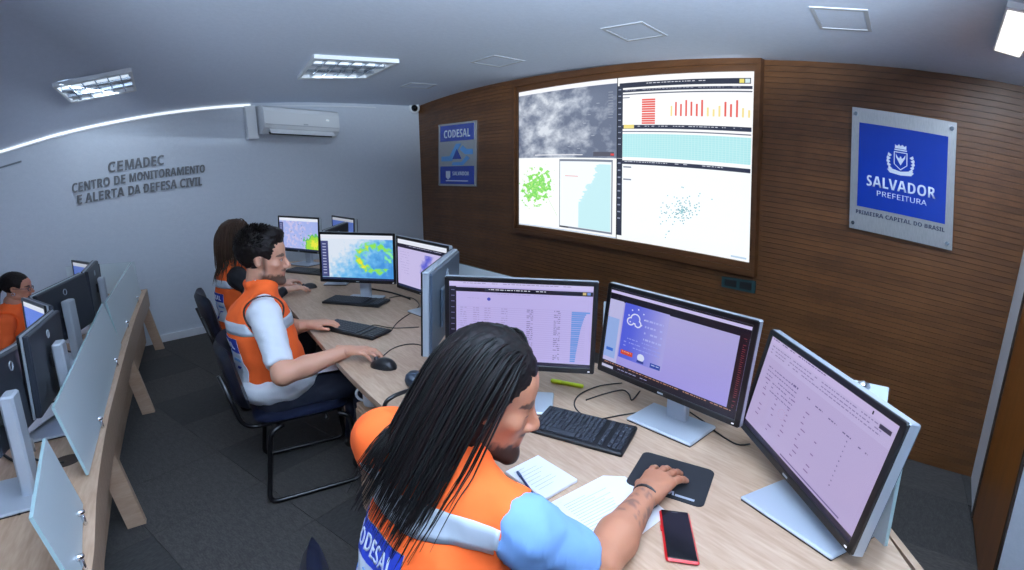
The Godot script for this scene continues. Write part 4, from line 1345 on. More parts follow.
	obj("cap", tube_of([Vector3.ZERO, pd * 0.04, pd * 0.33], [0.006, 0.009, 0.0095], 12), M.yellow, hl)
	# mouse by the bearded man's hand, headset on the desk corner
	mouse_at("black computer mouse under the bearded man's fingertips", px(384, 367, DESK), 1.1, 1.25)
	mouse_at("black computer mouse under the far woman's hand", px(309, 288, DESK), 2.0, 1.1)
	t = thing("desk_headset", "dark headset with a rounded ear pad lying on the desk corner", "headset", px(413, 388, DESK))
	var o1 := px(413, 388, DESK)
	var hs := smooth_path([px(384, 409, DESK + 0.01) - o1, px(386, 402, DESK + 0.035) - o1, px(394, 396, DESK + 0.05) - o1, px(404, 392, DESK + 0.05) - o1, px(415, 389, DESK + 0.03) - o1], 5)
	obj("headband", tube_of(hs, 0.0085, 8), M.black_tube, t)
	obj("ear_pad", lathe([Vector2(0.001, 0.0), Vector2(0.034, 0.0), Vector2(0.042, 0.015), Vector2(0.042, 0.035), Vector2(0.03, 0.052), Vector2(0.001, 0.056)], 20, Transform3D(Basis(Vector3(0, 0, 1), -0.25), Vector3(0.0, 0.006, -0.02))), mat(srgb(44, 56, 70), 0.45), t)
	cable("thin black cable looping left of the weather monitor's foot", [[658, 409], [622, 415], [592, 419], [575, 407], [579, 395], [599, 386], [622, 383]], DESK)
	cable("thin black cable with a plug end between two monitors", [[586, 400], [604, 394], [622, 390], [629, 394], [632, 400], [640, 391]], DESK)
	cable("black cable running from the weather monitor towards the end monitor", [[690, 412], [703, 421], [715, 431], [736, 444], [750, 444]], DESK)
	cable("mouse cable curling from the bearded man's mouse", [[383, 356], [392, 349], [403, 345], [414, 344], [424, 346]], DESK)
	cable("cable loop beside the bearded man's keyboard", [[371, 335], [370, 329], [374, 325], [393, 328], [419, 327]], DESK)
	cable("cable snaking from the angled purple map monitor", [[391, 331], [396, 324], [403, 318], [419, 306], [412, 298], [400, 296], [389, 298]], DESK)
	cable("thick cable behind the blue map monitor's foot", [[368, 288], [378, 290], [389, 292], [403, 296], [410, 299]], DESK, 0.006)

# ---------- the low desk on the aisle's other side ----------
func make_left_desk():
	var A := Vector2(-3.3, -4.4)
	var B := Vector2(-0.85, -0.72)
	var bow := curve2([A, Vector2(-2.68, -3.4), Vector2(-2.02, -2.39), Vector2(-1.72, -1.94), Vector2(-1.4, -1.49), Vector2(-1.13, -1.14), B])
	var n := Vector2(-0.83, 0.555)
	var inner := []
	for i in range(bow.size() - 1, -1, -1): inner.append(bow[i] + n * 0.6)
	var t := thing("aisle_desk", "low oak desk with upright frosted glass screens along the aisle", "desk", Vector3.ZERO)
	uv_turn = -0.98
	var rail_in := []
	for i in range(bow.size() - 1, -1, -1): rail_in.append(bow[i] + n * 0.02)
	var top_out := []
	for p in bow: top_out.append(p + n * 0.02)
	obj("worktop", prism(poly2(top_out + inner), LOW_DESK - 0.028, LOW_DESK, 0.002), M.oak, t)
	obj("edge_rail", prism(poly2(bow + rail_in), LOW_DESK - 0.15, LOW_DESK + 0.002, 0.002), M.oak, t)
	uv_turn = 0.0
	for i in 5:
		var a: Vector2 = bow[i * 6] + n * 0.09
		var b: Vector2 = bow[i * 6 + 6] + n * 0.09
		obj("modesty_panel", upright(a, b, 0.08, LOW_DESK - 0.03, 0.018), M.oak_panel, t)
	for k in [0.0, 0.36, 0.66, 0.97]:
		var i := int(k * (bow.size() - 1))
		var a: Vector2 = bow[i] + n * 0.015
		var st := start()
		# broad leg board, splayed towards the aisle end
		var dr: Vector2 = (bow[mini(i + 2, bow.size() - 1)] - bow[maxi(i - 2, 0)]).normalized()
		var foot: Vector2 = a - n * 0.0 + Vector2(0.06, -0.04)
		for s in [[0.0, 0.035]]:
			var p0 := Vector3(a.x, LOW_DESK - 0.14, a.y)
			var p1 := Vector3(foot.x, 0.0, foot.y)
			var w3 := Vector3(n.x, 0, n.y) * 0.07
			var th := Vector3(dr.x, 0, dr.y) * 0.04
			var c := [p0, p0 + w3, p0 + w3 + th, p0 + th]
			var d := [p1, p1 + w3, p1 + w3 + th, p1 + th]
			for e in 4: quad(st, c[e], c[(e + 1) % 4], d[(e + 1) % 4], d[e])
			quad(st, d[0], d[1], d[2], d[3])
			quad(st, c[3], c[2], c[1], c[0])
		obj("leg", st, M.oak_panel, t)
	obj("back_leg", box(Vector3(0.05, LOW_DESK - 0.03, 0.05), 0.004, Vector3(-3.6, (LOW_DESK - 0.03) / 2, -3.9)), M.oak_panel, t)
	obj("back_leg", box(Vector3(0.05, LOW_DESK - 0.03, 0.05), 0.004, Vector3(-1.5, (LOW_DESK - 0.03) / 2, -0.6)), M.oak_panel, t)
	var inn := Vector3(n.x, 0, n.y)
	for q in [[Vector2(120, 345), Vector2(141, 293), 0.27, 0.03], [Vector2(88, 477), Vector2(121, 346), 0.27, 0.05], [Vector2(80, 600), Vector2(82, 507), 0.25, 0.05]]:
		var a := px(q[0].x, q[0].y, LOW_DESK) + Vector3(0, 0.008, 0)
		var b := px(q[1].x, q[1].y, LOW_DESK) + Vector3(0, 0.008, 0)
		glass_pane(t, a, b, q[2], inn * q[3])
	var e0 := px(140, 292, LOW_DESK) + Vector3(0, 0.008, 0)
	glass_pane(t, e0 + Vector3(-0.02, 0, -0.02), e0 + inn * 0.5 + Vector3(0, 0, -0.06), 0.26, Vector3.ZERO, 1)
	obj("cable_grommet", lathe([Vector2(0.001, 0.001), Vector2(0.04, 0.001), Vector2(0.044, 0.003), Vector2(0.047, 0.0)], 20, Transform3D(Basis.IDENTITY, px(66, 461, LOW_DESK))), M.hole, t)
	# monitors, seen from behind; their screens face the woman
	monitor("black-backed monitor next to the tiny white bottle", Vector3(-1.752, 0.861, -1.597), -57.4, 0.6, 7.0, 0.49, 0.30, null, LOW_DESK, true, "monitor", 0.95, Vector2(0.19, 0.0))
	monitor("black-backed monitor on a silver stand over the paper stack", Vector3(-1.908, 0.867, -1.909), -57.9, -1.7, 2.4, 0.506, 0.323, null, LOW_DESK, true)
	monitor("black-backed monitor on a silver stand beside the white cup", Vector3(-2.519, 0.856, -2.701), -73.0, 0.8, -2.7, 0.511, 0.308, null, LOW_DESK, true, "monitor", 0.95, Vector2(0.06, 0.0))
	monitor("black-backed monitor on the aisle desk next to the end glass", Vector3(-2.84, 0.842, -3.284), -56.7, -0.9, 0.3, 0.51, 0.311, null, LOW_DESK, true)
	monitor("small lit blue chart screen above the black monitor backs", Vector3(-3.2, 0.79, -3.66), -36.1, -3.0, 3.1, 0.55, 0.33, map_screen(3), LOW_DESK, true, "monitor", 0.55)
	monitor("blue lit screen glimpsed between two black monitor backs", Vector3(-2.25, 0.865, -2.26), -36.9, -3.3, 4.2, 0.48, 0.308, map_screen(3), LOW_DESK, true, "monitor", 0.8)
	# small things
	var c := px(90, 330, LOW_DESK)
	var cup := thing("paper_cup", "plain white cup standing between the black monitor backs", "cup", c)
	obj("cup", lathe([Vector2(0.001, 0.002), Vector2(0.042, 0.0), Vector2(0.05, 0.125), Vector2(0.053, 0.128), Vector2(0.047, 0.128), Vector2(0.04, 0.01), Vector2(0.001, 0.01)], 24), M.white_plastic, cup)
	c = px(65, 343, LOW_DESK)
	var gb := thing("green_packet", "small green and white packet by a silver monitor stand", "packet", c, 0.5)
	obj("wrapper", box(Vector3(0.09, 0.035, 0.05), 0.008, Vector3(0, 0.018, 0)), M.green, gb)
	obj("band", box(Vector3(0.03, 0.036, 0.052), 0.008, Vector3(0.02, 0.0185, 0)), M.paper, gb)
	c = px(83, 334, LOW_DESK)
	var rl := thing("paper_pack", "small white tissue pack with a purple print beside the cup", "tissue pack", c, 0.7)
	obj("pack", box(Vector3(0.10, 0.05, 0.07), 0.012, Vector3(0, 0.026, 0)), M.paper, rl)
	obj("print", box(Vector3(0.04, 0.004, 0.03), 0.001, Vector3(0.0, 0.052, 0)), mat(srgb(96, 90, 160), 0.5), rl)
	for k in 3:
		var pl := []
		for p in [[44 + k, 398 + k], [63, 392 + k * 2], [57 + k, 412 + k], [40, 426], [24 + 2 * k, 437 - k]]:
			var w3 := px(p[0], p[1], LOW_DESK + 0.018)
			pl.append(Vector2(w3.x, w3.z))
		var o := px(45, 412, LOW_DESK + 0.018)
		for i in pl.size(): pl[i] -= Vector2(o.x, o.z)
		var t2 := thing("document", ["topmost white document in the loose pile behind the black monitor", "middle white document in the loose pile behind the black monitor", "lowest white document in the loose pile behind the black monitor"][2 - k], "document", o + Vector3(0, 0.004 * k, 0), 0.03 * k, "documents on the aisle desk")
		obj("sheet", prism(poly2(pl), 0.0005, 0.0035, 0.0), M.paper, t2)
	c = px(30, 452, LOW_DESK)
	var bt := thing("small_bottle", "tiny white bottle with a grey neck by the documents", "bottle", c, 0.3)
	obj("bottle_body", lathe([Vector2(0.001, 0.0), Vector2(0.016, 0.0), Vector2(0.016, 0.05), Vector2(0.007, 0.06), Vector2(0.007, 0.066), Vector2(0.001, 0.066)], 16), M.white_plastic, bt)
	obj("bottle_cap", lathe([Vector2(0.009, 0.064), Vector2(0.009, 0.08), Vector2(0.001, 0.081)], 14), M.silver, bt)
	cable("black cable hanging behind the paper stack monitor", [[55, 384], [48, 390], [47, 400], [53, 402], [58, 397], [56, 388]], LOW_DESK + 0.05, 0.004)
	cable("black cable across the papers", [[8, 441], [25, 442], [42, 432], [58, 421]], LOW_DESK, 0.004)
	cable("black cables by the silver foot of the edge monitor", [[4, 455], [14, 461], [26, 463], [34, 461]], LOW_DESK, 0.005)
	cable("black cable running to the desk grommet", [[34, 459], [46, 462], [58, 463], [64, 462]], LOW_DESK, 0.004)
	cable("black cable lying below the edge monitor's foot", [[0, 505], [10, 511], [20, 514]], LOW_DESK, 0.004)
	cable("black power lead behind the white cup", [[103, 303], [110, 306], [115, 312], [117, 318]], LOW_DESK, 0.006)
	cable("black power lead below the green packet", [[62, 349], [72, 352], [80, 349], [86, 345]], LOW_DESK, 0.005)

# ---------- chairs ----------
func pad_shape(w: float, h: float, th: float, curve: float) -> SurfaceTool:   # rounded, gently curved cushion in x, y; thickness in z
	var st := start(true)
	var nu := 14
	var nv := 12
	var P := func(i: int, j: int, s: float) -> Vector3:
		var u := -1.0 + 2.0 * i / nu
		var v := -1.0 + 2.0 * j / nv
		# squircle mapping
		var x := u * sqrt(1.0 - 0.22 * v * v * v * v)
		var y := v * sqrt(1.0 - 0.22 * u * u * u * u)
		var e := pow(maxf(0.0, (1.0 - pow(absf(u), 6.0)) * (1.0 - pow(absf(v), 6.0))), 0.35)
		return Vector3(x * w / 2, y * h / 2, s * th / 2 * e + curve * u * u)
	for s in [-1.0, 1.0]:
		for i in nu:
			for j in nv: quad(st, P.call(i, j, s), P.call(i + 1, j, s), P.call(i + 1, j + 1, s), P.call(i, j + 1, s))
	return st
func make_chairs():
	var t := thing("visitor_chair", "dark blue sled-base chair under the bearded man", "chair", Vector3(-1.14, 0, -2.48), atan2(0.88, -0.48), "dark blue sled-base chairs")
	var seat := start()
	var pd := pad_shape(0.46, 0.46, 0.06, 0.0)
	seat.append_from(pd_mesh(pd), 0, Transform3D(Basis(Vector3.RIGHT, -PI / 2), Vector3(0, 0.43, 0.0)))
	obj("seat", seat, M.navy_vinyl, t)
	var bk := start()
	bk.append_from(pd_mesh(pad_shape(0.44, 0.35, 0.05, 0.045)), 0, Transform3D(Basis(Vector3.RIGHT, -0.2), Vector3(0, 0.65, -0.31)))
	obj("backrest", bk, M.navy_vinyl, t)
	for s in [-1, 1]:
		var x: float = s * 0.245
		obj("side_frame", tube_of(round_path([Vector3(x * 0.9, 0.40, 0.16), Vector3(x, 0.395, 0.21), Vector3(x, 0.014, 0.25), Vector3(x, 0.014, -0.2), Vector3(x, 0.395, -0.16), Vector3(x * 0.9, 0.40, -0.1)], 0.05), 0.0125, 8), M.black_tube, t)
		obj("back_support", tube_of(round_path([Vector3(x * 0.6, 0.395, 0.0), Vector3(x * 0.6, 0.385, -0.27), Vector3(x * 0.6, 0.68, -0.345)], 0.07), 0.011, 8), M.black_tube, t)
	obj("cross_bar", tube_of([Vector3(-0.23, 0.392, 0.1), Vector3(0.23, 0.392, 0.1)], 0.01, 8), M.black_tube, t)
	obj("cross_bar", tube_of([Vector3(-0.23, 0.392, -0.12), Vector3(0.23, 0.392, -0.12)], 0.01, 8), M.black_tube, t)
	dup(t, Vector3(-1.84, 0, -3.46), atan2(0.8, -0.6), "dark blue sled-base chair under the woman with brown hair")
	dup(t, Vector3(-0.1, 0, -1.0), atan2(0.8, -0.6), "dark blue sled-base chair under the long-haired man")
	var low := dup(t, Vector3(-3.62, 0, -3.28), atan2(0.8, -0.55), "low chair under the woman with glasses behind the aisle desk")
	low.scale = Vector3(0.75, 0.5, 0.75)
func pd_mesh(st: SurfaceTool) -> ArrayMesh:
	st.generate_normals()
	return st.commit()

# ---------- people: distance fields meshed as surface nets ----------
class Acc:
	var v := PackedVector3Array()
	var c := PackedColorArray()
	var ix := PackedInt32Array()
	func mesh() -> ArrayMesh:
		var n := PackedVector3Array()
		n.resize(v.size())
		for i in range(0, ix.size(), 3):
			var f := (v[ix[i + 2]] - v[ix[i]]).cross(v[ix[i + 1]] - v[ix[i]])
			n[ix[i]] += f
			n[ix[i + 1]] += f
			n[ix[i + 2]] += f
		for i in n.size(): n[i] = n[i].normalized()
		var a := []
		a.resize(Mesh.ARRAY_MAX)
		a[Mesh.ARRAY_VERTEX] = v
		a[Mesh.ARRAY_NORMAL] = n
		a[Mesh.ARRAY_COLOR] = c
		a[Mesh.ARRAY_INDEX] = ix
		var m := ArrayMesh.new()
		m.add_surface_from_arrays(Mesh.PRIMITIVE_TRIANGLES, a)
		return m
class Field:
	var lo: Vector3
	var cell: float
	var nx: int
	var ny: int
	var nz: int
	var d := PackedFloat32Array()
	func _init(l: Vector3, h: Vector3, cs: float):
		lo = l
		cell = cs
		nx = int(ceil((h.x - l.x) / cs)) + 1
		ny = int(ceil((h.y - l.y) / cs)) + 1
		nz = int(ceil((h.z - l.z) / cs)) + 1
		d.resize(nx * ny * nz)
		d.fill(9.0)
	func span(a: Vector3, b: Vector3) -> Array:
		var i := (a - lo) / cell
		var j := (b - lo) / cell
		return [maxi(0, int(i.x)), maxi(0, int(i.y)), maxi(0, int(i.z)), mini(nx - 1, int(j.x) + 1), mini(ny - 1, int(j.y) + 1), mini(nz - 1, int(j.z) + 1)]
	func cap(a: Vector3, b: Vector3, ra: float, rb: float, k := 0.02):
		var m := maxf(ra, rb) + k + cell * 2.0
		var mm := Vector3(m, m, m)
		var s := span(a.min(b) - mm, a.max(b) + mm)
		var ab := b - a
		var il := 1.0 / maxf(1e-9, ab.length_squared())
		var dr := rb - ra
		for z in range(s[2], s[5] + 1):
			for y in range(s[1], s[4] + 1):
				var row := (z * ny + y) * nx
				for x in range(s[0], s[3] + 1):
					var p := lo + Vector3(x, y, z) * cell - a
					var t := clampf(p.dot(ab) * il, 0.0, 1.0)
					var q := (p - ab * t).length() - ra - dr * t
					var o := d[row + x]
					if o > 8.0: d[row + x] = q
					else:
						var h := clampf(0.5 + 0.5 * (o - q) / k, 0.0, 1.0)
						d[row + x] = o + (q - o) * h - k * h * (1.0 - h)
	func ell(c: Vector3, r: Vector3, k := 0.02, b := Basis.IDENTITY, sub := false):
		var m := maxf(r.x, maxf(r.y, r.z)) + k + cell * 2.0
		var mm := Vector3(m, m, m)
		if b == Basis.IDENTITY: mm = r + Vector3.ONE * (k + cell * 2.0)
		var s := span(c - mm, c + mm)
		var bt := b.transposed()
		var ir := Vector3(1.0 / r.x, 1.0 / r.y, 1.0 / r.z)
		for z in range(s[2], s[5] + 1):
			for y in range(s[1], s[4] + 1):
				var row := (z * ny + y) * nx
				for x in range(s[0], s[3] + 1):
					var e := (bt * (lo + Vector3(x, y, z) * cell - c)) * ir
					var k0 := e.length()
					var q := k0 * (k0 - 1.0) / maxf(1e-6, (e * ir).length())
					var o := d[row + x]
					if sub:
						var h := clampf(0.5 - 0.5 * (o + q) / k, 0.0, 1.0)
						d[row + x] = o + (-q - o) * h + k * h * (1.0 - h)
					elif o > 8.0: d[row + x] = q
					else:
						var h := clampf(0.5 + 0.5 * (o - q) / k, 0.0, 1.0)
						d[row + x] = o + (q - o) * h - k * h * (1.0 - h)
	func bite(a: Vector3, b: Vector3, r: float, k := 0.004):   # take a capsule away
		var m := r + k + cell * 2.0
		var mm := Vector3(m, m, m)
		var s := span(a.min(b) - mm, a.max(b) + mm)
		var ab := b - a
		var il := 1.0 / maxf(1e-9, ab.length_squared())
		for z in range(s[2], s[5] + 1):
			for y in range(s[1], s[4] + 1):
				var row := (z * ny + y) * nx
				for x in range(s[0], s[3] + 1):
					var p := lo + Vector3(x, y, z) * cell - a
					var q := (p - ab * clampf(p.dot(ab) * il, 0.0, 1.0)).length() - r
					var o := d[row + x]
					var h := clampf(0.5 - 0.5 * (o + q) / k, 0.0, 1.0)
					d[row + x] = o + (-q - o) * h + k * h * (1.0 - h)
	func cut(n: Vector3, at: Vector3, k := 0.006):   # keep the side n points away from
		for z in nz:
			for y in ny:
				var row := (z * ny + y) * nx
				for x in nx:
					var o := d[row + x]
					if o > 0.05: continue
					var q := n.dot(lo + Vector3(x, y, z) * cell - at)
					var h := clampf(0.5 - 0.5 * (o - q) / k, 0.0, 1.0)
					d[row + x] = o + (q - o) * h + k * h * (1.0 - h)
	func rough(n: FastNoiseLite, amp: float, scale: Vector3):
		for z in nz:
			for y in ny:
				var row := (z * ny + y) * nx
				for x in nx:
					if absf(d[row + x]) < amp + cell * 2.0:
						d[row + x] += amp * n.get_noise_3dv((lo + Vector3(x, y, z) * cell) * scale)
	func sample(p: Vector3) -> float:
		var q := (p - lo) / cell
		var i := int(floor(q.x))
		var j := int(floor(q.y))
		var k := int(floor(q.z))
		if i < 0 or j < 0 or k < 0 or i >= nx - 1 or j >= ny - 1 or k >= nz - 1: return 9.0
		var f := q - Vector3(i, j, k)
		var o := (k * ny + j) * nx + i
		var s := nx * ny
		var a := lerpf(lerpf(d[o], d[o + 1], f.x), lerpf(d[o + nx], d[o + nx + 1], f.x), f.y)
		var b := lerpf(lerpf(d[o + s], d[o + s + 1], f.x), lerpf(d[o + s + nx], d[o + s + nx + 1], f.x), f.y)
		return lerpf(a, b, f.z)
	func hit(o: Vector3, dir: Vector3, reach := 0.8) -> Vector3:   # first point on the surface along a ray
		var t := 0.0
		while t < reach:
			var v := sample(o + dir * t)
			if v < 0.0008: return o + dir * t
			t += clampf(v * 0.7, 0.001, 0.02)
		return o + dir * reach
	func gradient(p: Vector3) -> Vector3:
		var e := cell
		return Vector3(sample(p + Vector3(e, 0, 0)) - sample(p - Vector3(e, 0, 0)), sample(p + Vector3(0, e, 0)) - sample(p - Vector3(0, e, 0)), sample(p + Vector3(0, 0, e)) - sample(p - Vector3(0, 0, e))).normalized()
	func nets(acc: Acc, paint: Callable, xf := Transform3D.IDENTITY):
		var id := PackedInt32Array()
		id.resize(d.size())
		id.fill(-1)
		var s := nx * ny
		var off := [0, 1, nx, nx + 1, s, s + 1, s + nx, s + nx + 1]
		var edges := [0, 1, 0, 2, 0, 4, 1, 3, 1, 5, 2, 3, 2, 6, 3, 7, 4, 5, 4, 6, 5, 7, 6, 7]
		var limit := cell * 2.0
		for z in nz - 1:
			for y in ny - 1:
				var row := (z * ny + y) * nx
				for x in nx - 1:
					var o := row + x
					if absf(d[o]) > limit: continue
					var neg := 0
					for e in 8:
						if d[o + off[e]] < 0.0: neg += 1
					if neg == 0 or neg == 8: continue
					var sum := Vector3.ZERO
					var n := 0
					for e in 12:
						var i: int = edges[e * 2]
						var j: int = edges[e * 2 + 1]
						var a := d[o + off[i]]
						var b := d[o + off[j]]
						if (a < 0.0) != (b < 0.0):
							var t := a / (a - b)
							var pi := Vector3(i & 1, (i >> 1) & 1, i >> 2)
							var pj := Vector3(j & 1, (j >> 1) & 1, j >> 2)
							sum += pi.lerp(pj, t)
							n += 1
					var p := lo + (Vector3(x, y, z) + sum / n) * cell
					id[o] = acc.v.size()
					acc.v.append(xf * p)
					acc.c.append(paint.call(p))
		for z in range(1, nz - 1):
			for y in range(1, ny - 1):
				var row := (z * ny + y) * nx
				for x in range(1, nx - 1):
					var o := row + x
					if absf(d[o]) > limit: continue
					var a := d[o] < 0.0
					for ax in 3:
						var st: int = [1, nx, s][ax]
						if a == (d[o + st] < 0.0): continue
						var u: int = [nx, s, 1][ax]
						var w: int = [s, 1, nx][ax]
						var q0 := id[o]
						var q1 := id[o - u]
						var q2 := id[o - u - w]
						var q3 := id[o - w]
						if q0 < 0 or q1 < 0 or q2 < 0 or q3 < 0: continue
						if a: acc.ix.append_array(PackedInt32Array([q0, q2, q1, q0, q3, q2]))
						else: acc.ix.append_array(PackedInt32Array([q0, q1, q2, q0, q2, q3]))

func lin(r: int, g: int, b: int) -> Color: return srgb(r, g, b).srgb_to_linear()
func plain(c: Color) -> Callable: return func(_p: Vector3) -> Color: return c
func noise3(seed_: int, f: float) -> FastNoiseLite:
	var n := FastNoiseLite.new()
	n.seed = seed_
	n.frequency = f
	n.fractal_octaves = 2
	return n
func cloth_mat(rough := 0.85) -> StandardMaterial3D:
	var m := mat(Color.WHITE, rough)
	m.vertex_color_use_as_albedo = true
	return m
func skin_mat() -> StandardMaterial3D:
	var m := mat(Color.WHITE, 0.5)
	m.vertex_color_use_as_albedo = true
	m.subsurf_scatter_enabled = true
	m.subsurf_scatter_strength = 0.08
	return m

# head in its own axes: +z forward, +y up, +x to the person's left; origin between the ears
func add_head(acc: Acc, xf: Transform3D, o: Dictionary):
	var f := Field.new(Vector3(-0.1, -0.19, -0.135), Vector3(0.1, 0.165, 0.14), 0.0042)
	f.ell(Vector3(0, 0.045, -0.02), Vector3(0.076, 0.098, 0.1), 0.02)
	f.ell(Vector3(0, -0.03, 0.028), Vector3(0.061, 0.085, 0.062), 0.035)
	f.ell(Vector3(0, 0.055, 0.045), Vector3(0.06, 0.05, 0.045), 0.03)
	f.cap(Vector3(-0.045, -0.075, 0.0), Vector3(-0.012, -0.108, 0.068), 0.022, 0.02, 0.02)
	f.cap(Vector3(0.045, -0.075, 0.0), Vector3(0.012, -0.108, 0.068), 0.022, 0.02, 0.02)
	f.cap(Vector3(0, -0.06, -0.03), Vector3(0, -0.20, -0.045), 0.05, 0.055, 0.03)
	f.cap(Vector3(-0.034, 0.022, 0.076), Vector3(0.034, 0.022, 0.076), 0.013, 0.013, 0.012)
	f.ell(Vector3(0.044, -0.018, 0.058), Vector3(0.022, 0.018, 0.022), 0.02)
	f.ell(Vector3(-0.044, -0.018, 0.058), Vector3(0.022, 0.018, 0.022), 0.02)
	f.cap(Vector3(0, -0.05, 0.072), Vector3(0, -0.075, 0.07), 0.022, 0.02, 0.015)
	for s in [-1.0, 1.0]:
		f.ell(Vector3(0.031 * s, 0.003, 0.096), Vector3(0.019, 0.011, 0.014), 0.01, Basis.IDENTITY, true)
		f.ell(Vector3(0.031 * s, 0.003, 0.075), Vector3(0.014, 0.0115, 0.013), 0.003)
	f.cap(Vector3(0, 0.016, 0.083), Vector3(0, -0.026, 0.108), 0.0085, 0.012, 0.012)
	f.ell(Vector3(0, -0.033, 0.105), Vector3(0.012, 0.010, 0.013), 0.006)
	for s in [-1.0, 1.0]: f.ell(Vector3(0.013 * s, -0.036, 0.095), Vector3(0.008, 0.008, 0.011), 0.006)
	f.cap(Vector3(-0.019, -0.061, 0.083), Vector3(0.019, -0.061, 0.083), 0.006, 0.006, 0.006)
	f.cap(Vector3(-0.016, -0.0735, 0.082), Vector3(0.016, -0.0735, 0.082), 0.007, 0.007, 0.006)
	f.ell(Vector3(0, -0.108, 0.076), Vector3(0.022, 0.018, 0.018), 0.015)
	for s in [-1.0, 1.0]:
		f.ell(Vector3(0.077 * s, 0.0, -0.012), Vector3(0.011, 0.033, 0.02), 0.006, Basis(Vector3.UP, 0.35 * s) * Basis(Vector3.RIGHT, -0.15))
		f.ell(Vector3(0.087 * s, 0.004, -0.008), Vector3(0.006, 0.02, 0.011), 0.004, Basis.IDENTITY, true)
	var nz3 := noise3(5, 55.0)
	var skin: Color = o.skin
	var dark: Color = o.get("hair", lin(20, 16, 15))
	var beard: float = o.get("beard", 0.0)
	var lip: Color = skin.lerp(lin(150, 70, 66), 0.45)
	var lids: bool = o.get("eyes_down", false)
	var paint := func(p: Vector3) -> Color:
		var w := nz3.get_noise_3dv(p)
		var c: Color = skin * (1.0 + 0.05 * w)
		c.a = 1.0
		if p.z > 0.05 and absf(p.x) < 0.02: c = c.lerp(skin.lerp(lin(200, 90, 70), 0.5), 0.12)
		if p.z > 0.078 and p.y < -0.055 and p.y > -0.081 and absf(p.x) < 0.024: c = c.lerp(lip, 0.75)
		if beard > 0.0:
			var b := clampf((-0.066 + 0.35 * maxf(0.0, 0.03 - p.z) - p.y) * 70.0 + w * 0.8, 0, 1) * clampf((p.z + 0.02) * 40.0, 0, 1) * clampf((p.y + 0.15) * 45.0, 0, 1)
			var side := clampf((0.0 - absf(p.z - 0.012)) * 60.0 + 1.0, 0, 1) * clampf((0.04 - p.y) * 40.0, 0, 1) * clampf((p.y + 0.12) * 40, 0, 1)
			b = maxf(b, side * 0.9)
			var mo := clampf(1.4 - absf(p.y + 0.0505) * 220.0 + w * 0.5, 0, 1) * clampf((0.034 - absf(p.x)) * 90.0, 0, 1) * clampf((p.z - 0.06) * 90.0, 0, 1)
			if p.z > 0.078 and p.y < -0.057 and p.y > -0.079 and absf(p.x) < 0.02: b *= 0.25
			c = c.lerp(dark, clampf(maxf(b, mo) * beard, 0, 0.95))
		var e := Vector2((absf(p.x) - 0.033) / 0.02, (p.y - 0.029 + absf(absf(p.x) - 0.033) * 0.22) / 0.007)
		if p.z > 0.05 and e.length() < 1.15: c = c.lerp(dark, 0.85)
		var g := Vector2((absf(p.x) - 0.031) / 0.0125, (p.y - (0.0 if lids else 0.002)) / (0.0025 if lids else 0.006))
		if p.z > 0.07 and g.length() < 1.0:
			c = lin(30, 20, 18) if lids or g.length() < 0.62 else lin(205, 198, 192)
		elif p.z > 0.07 and g.length() < 1.5 and p.y > 0.002: c = c.lerp(dark, 0.5)
		return c
	f.nets(acc, paint, xf)
# hand in its own axes: wrist at the origin, fingers +z, back of the hand +y, thumb on +x (right hand) or -x (left hand)
func add_hand(acc: Acc, xf: Transform3D, thumb: float, curl: float, skin: Color, spread := 1.0):
	var f := Field.new(Vector3(-0.075, -0.085, -0.05), Vector3(0.075, 0.05, 0.215), 0.0034)
	f.cap(Vector3(0, 0, -0.06), Vector3(0, 0.002, 0.012), 0.028, 0.025, 0.01)
	var kx := [0.031, 0.0105, -0.0105, -0.030]
	var ln := [0.95, 1.05, 0.98, 0.78]
	for i in 4:
		var x: float = kx[i] * thumb
		var kn := Vector3(x, 0.008 - 0.1 * x * x / 0.03, 0.088 - (0.004 if i == 0 else (0.012 if i == 3 else 0.0)))
		f.cap(Vector3(x * 0.55, 0.002, 0.008), kn, 0.0175, 0.0125, 0.014)
		var p := kn
		var a := 0.05 + curl * 0.35
		var yaw: float = kx[i] * thumb * 3.2 * spread
		var seg := [0.043, 0.027, 0.021]
		var rad := [0.0103, 0.0092, 0.0083, 0.0072]
		for s in 3:
			var q: Vector3 = p + Vector3(sin(yaw) * cos(a), -sin(a), cos(yaw) * cos(a)) * seg[s] * ln[i]
			f.cap(p, q, rad[s], rad[s + 1], 0.004)
			p = q
			a += curl * (0.75 if s == 0 else 0.5)
	f.ell(Vector3(0.022 * thumb, -0.008, 0.034), Vector3(0.019, 0.016, 0.03), 0.012)
	f.cap(Vector3(0.024 * thumb, -0.008, 0.03), Vector3(0.047 * thumb, -0.016, 0.062), 0.0135, 0.0115, 0.01)
	f.cap(Vector3(0.047 * thumb, -0.016, 0.062), Vector3(0.051 * thumb, -0.024, 0.098), 0.0108, 0.0085, 0.004)
	var n := noise3(8, 40.0)
	f.nets(acc, func(p: Vector3) -> Color:
		var c := skin * (1.0 + 0.05 * n.get_noise_3dv(p))
		c.a = 1.0
		return c, xf)
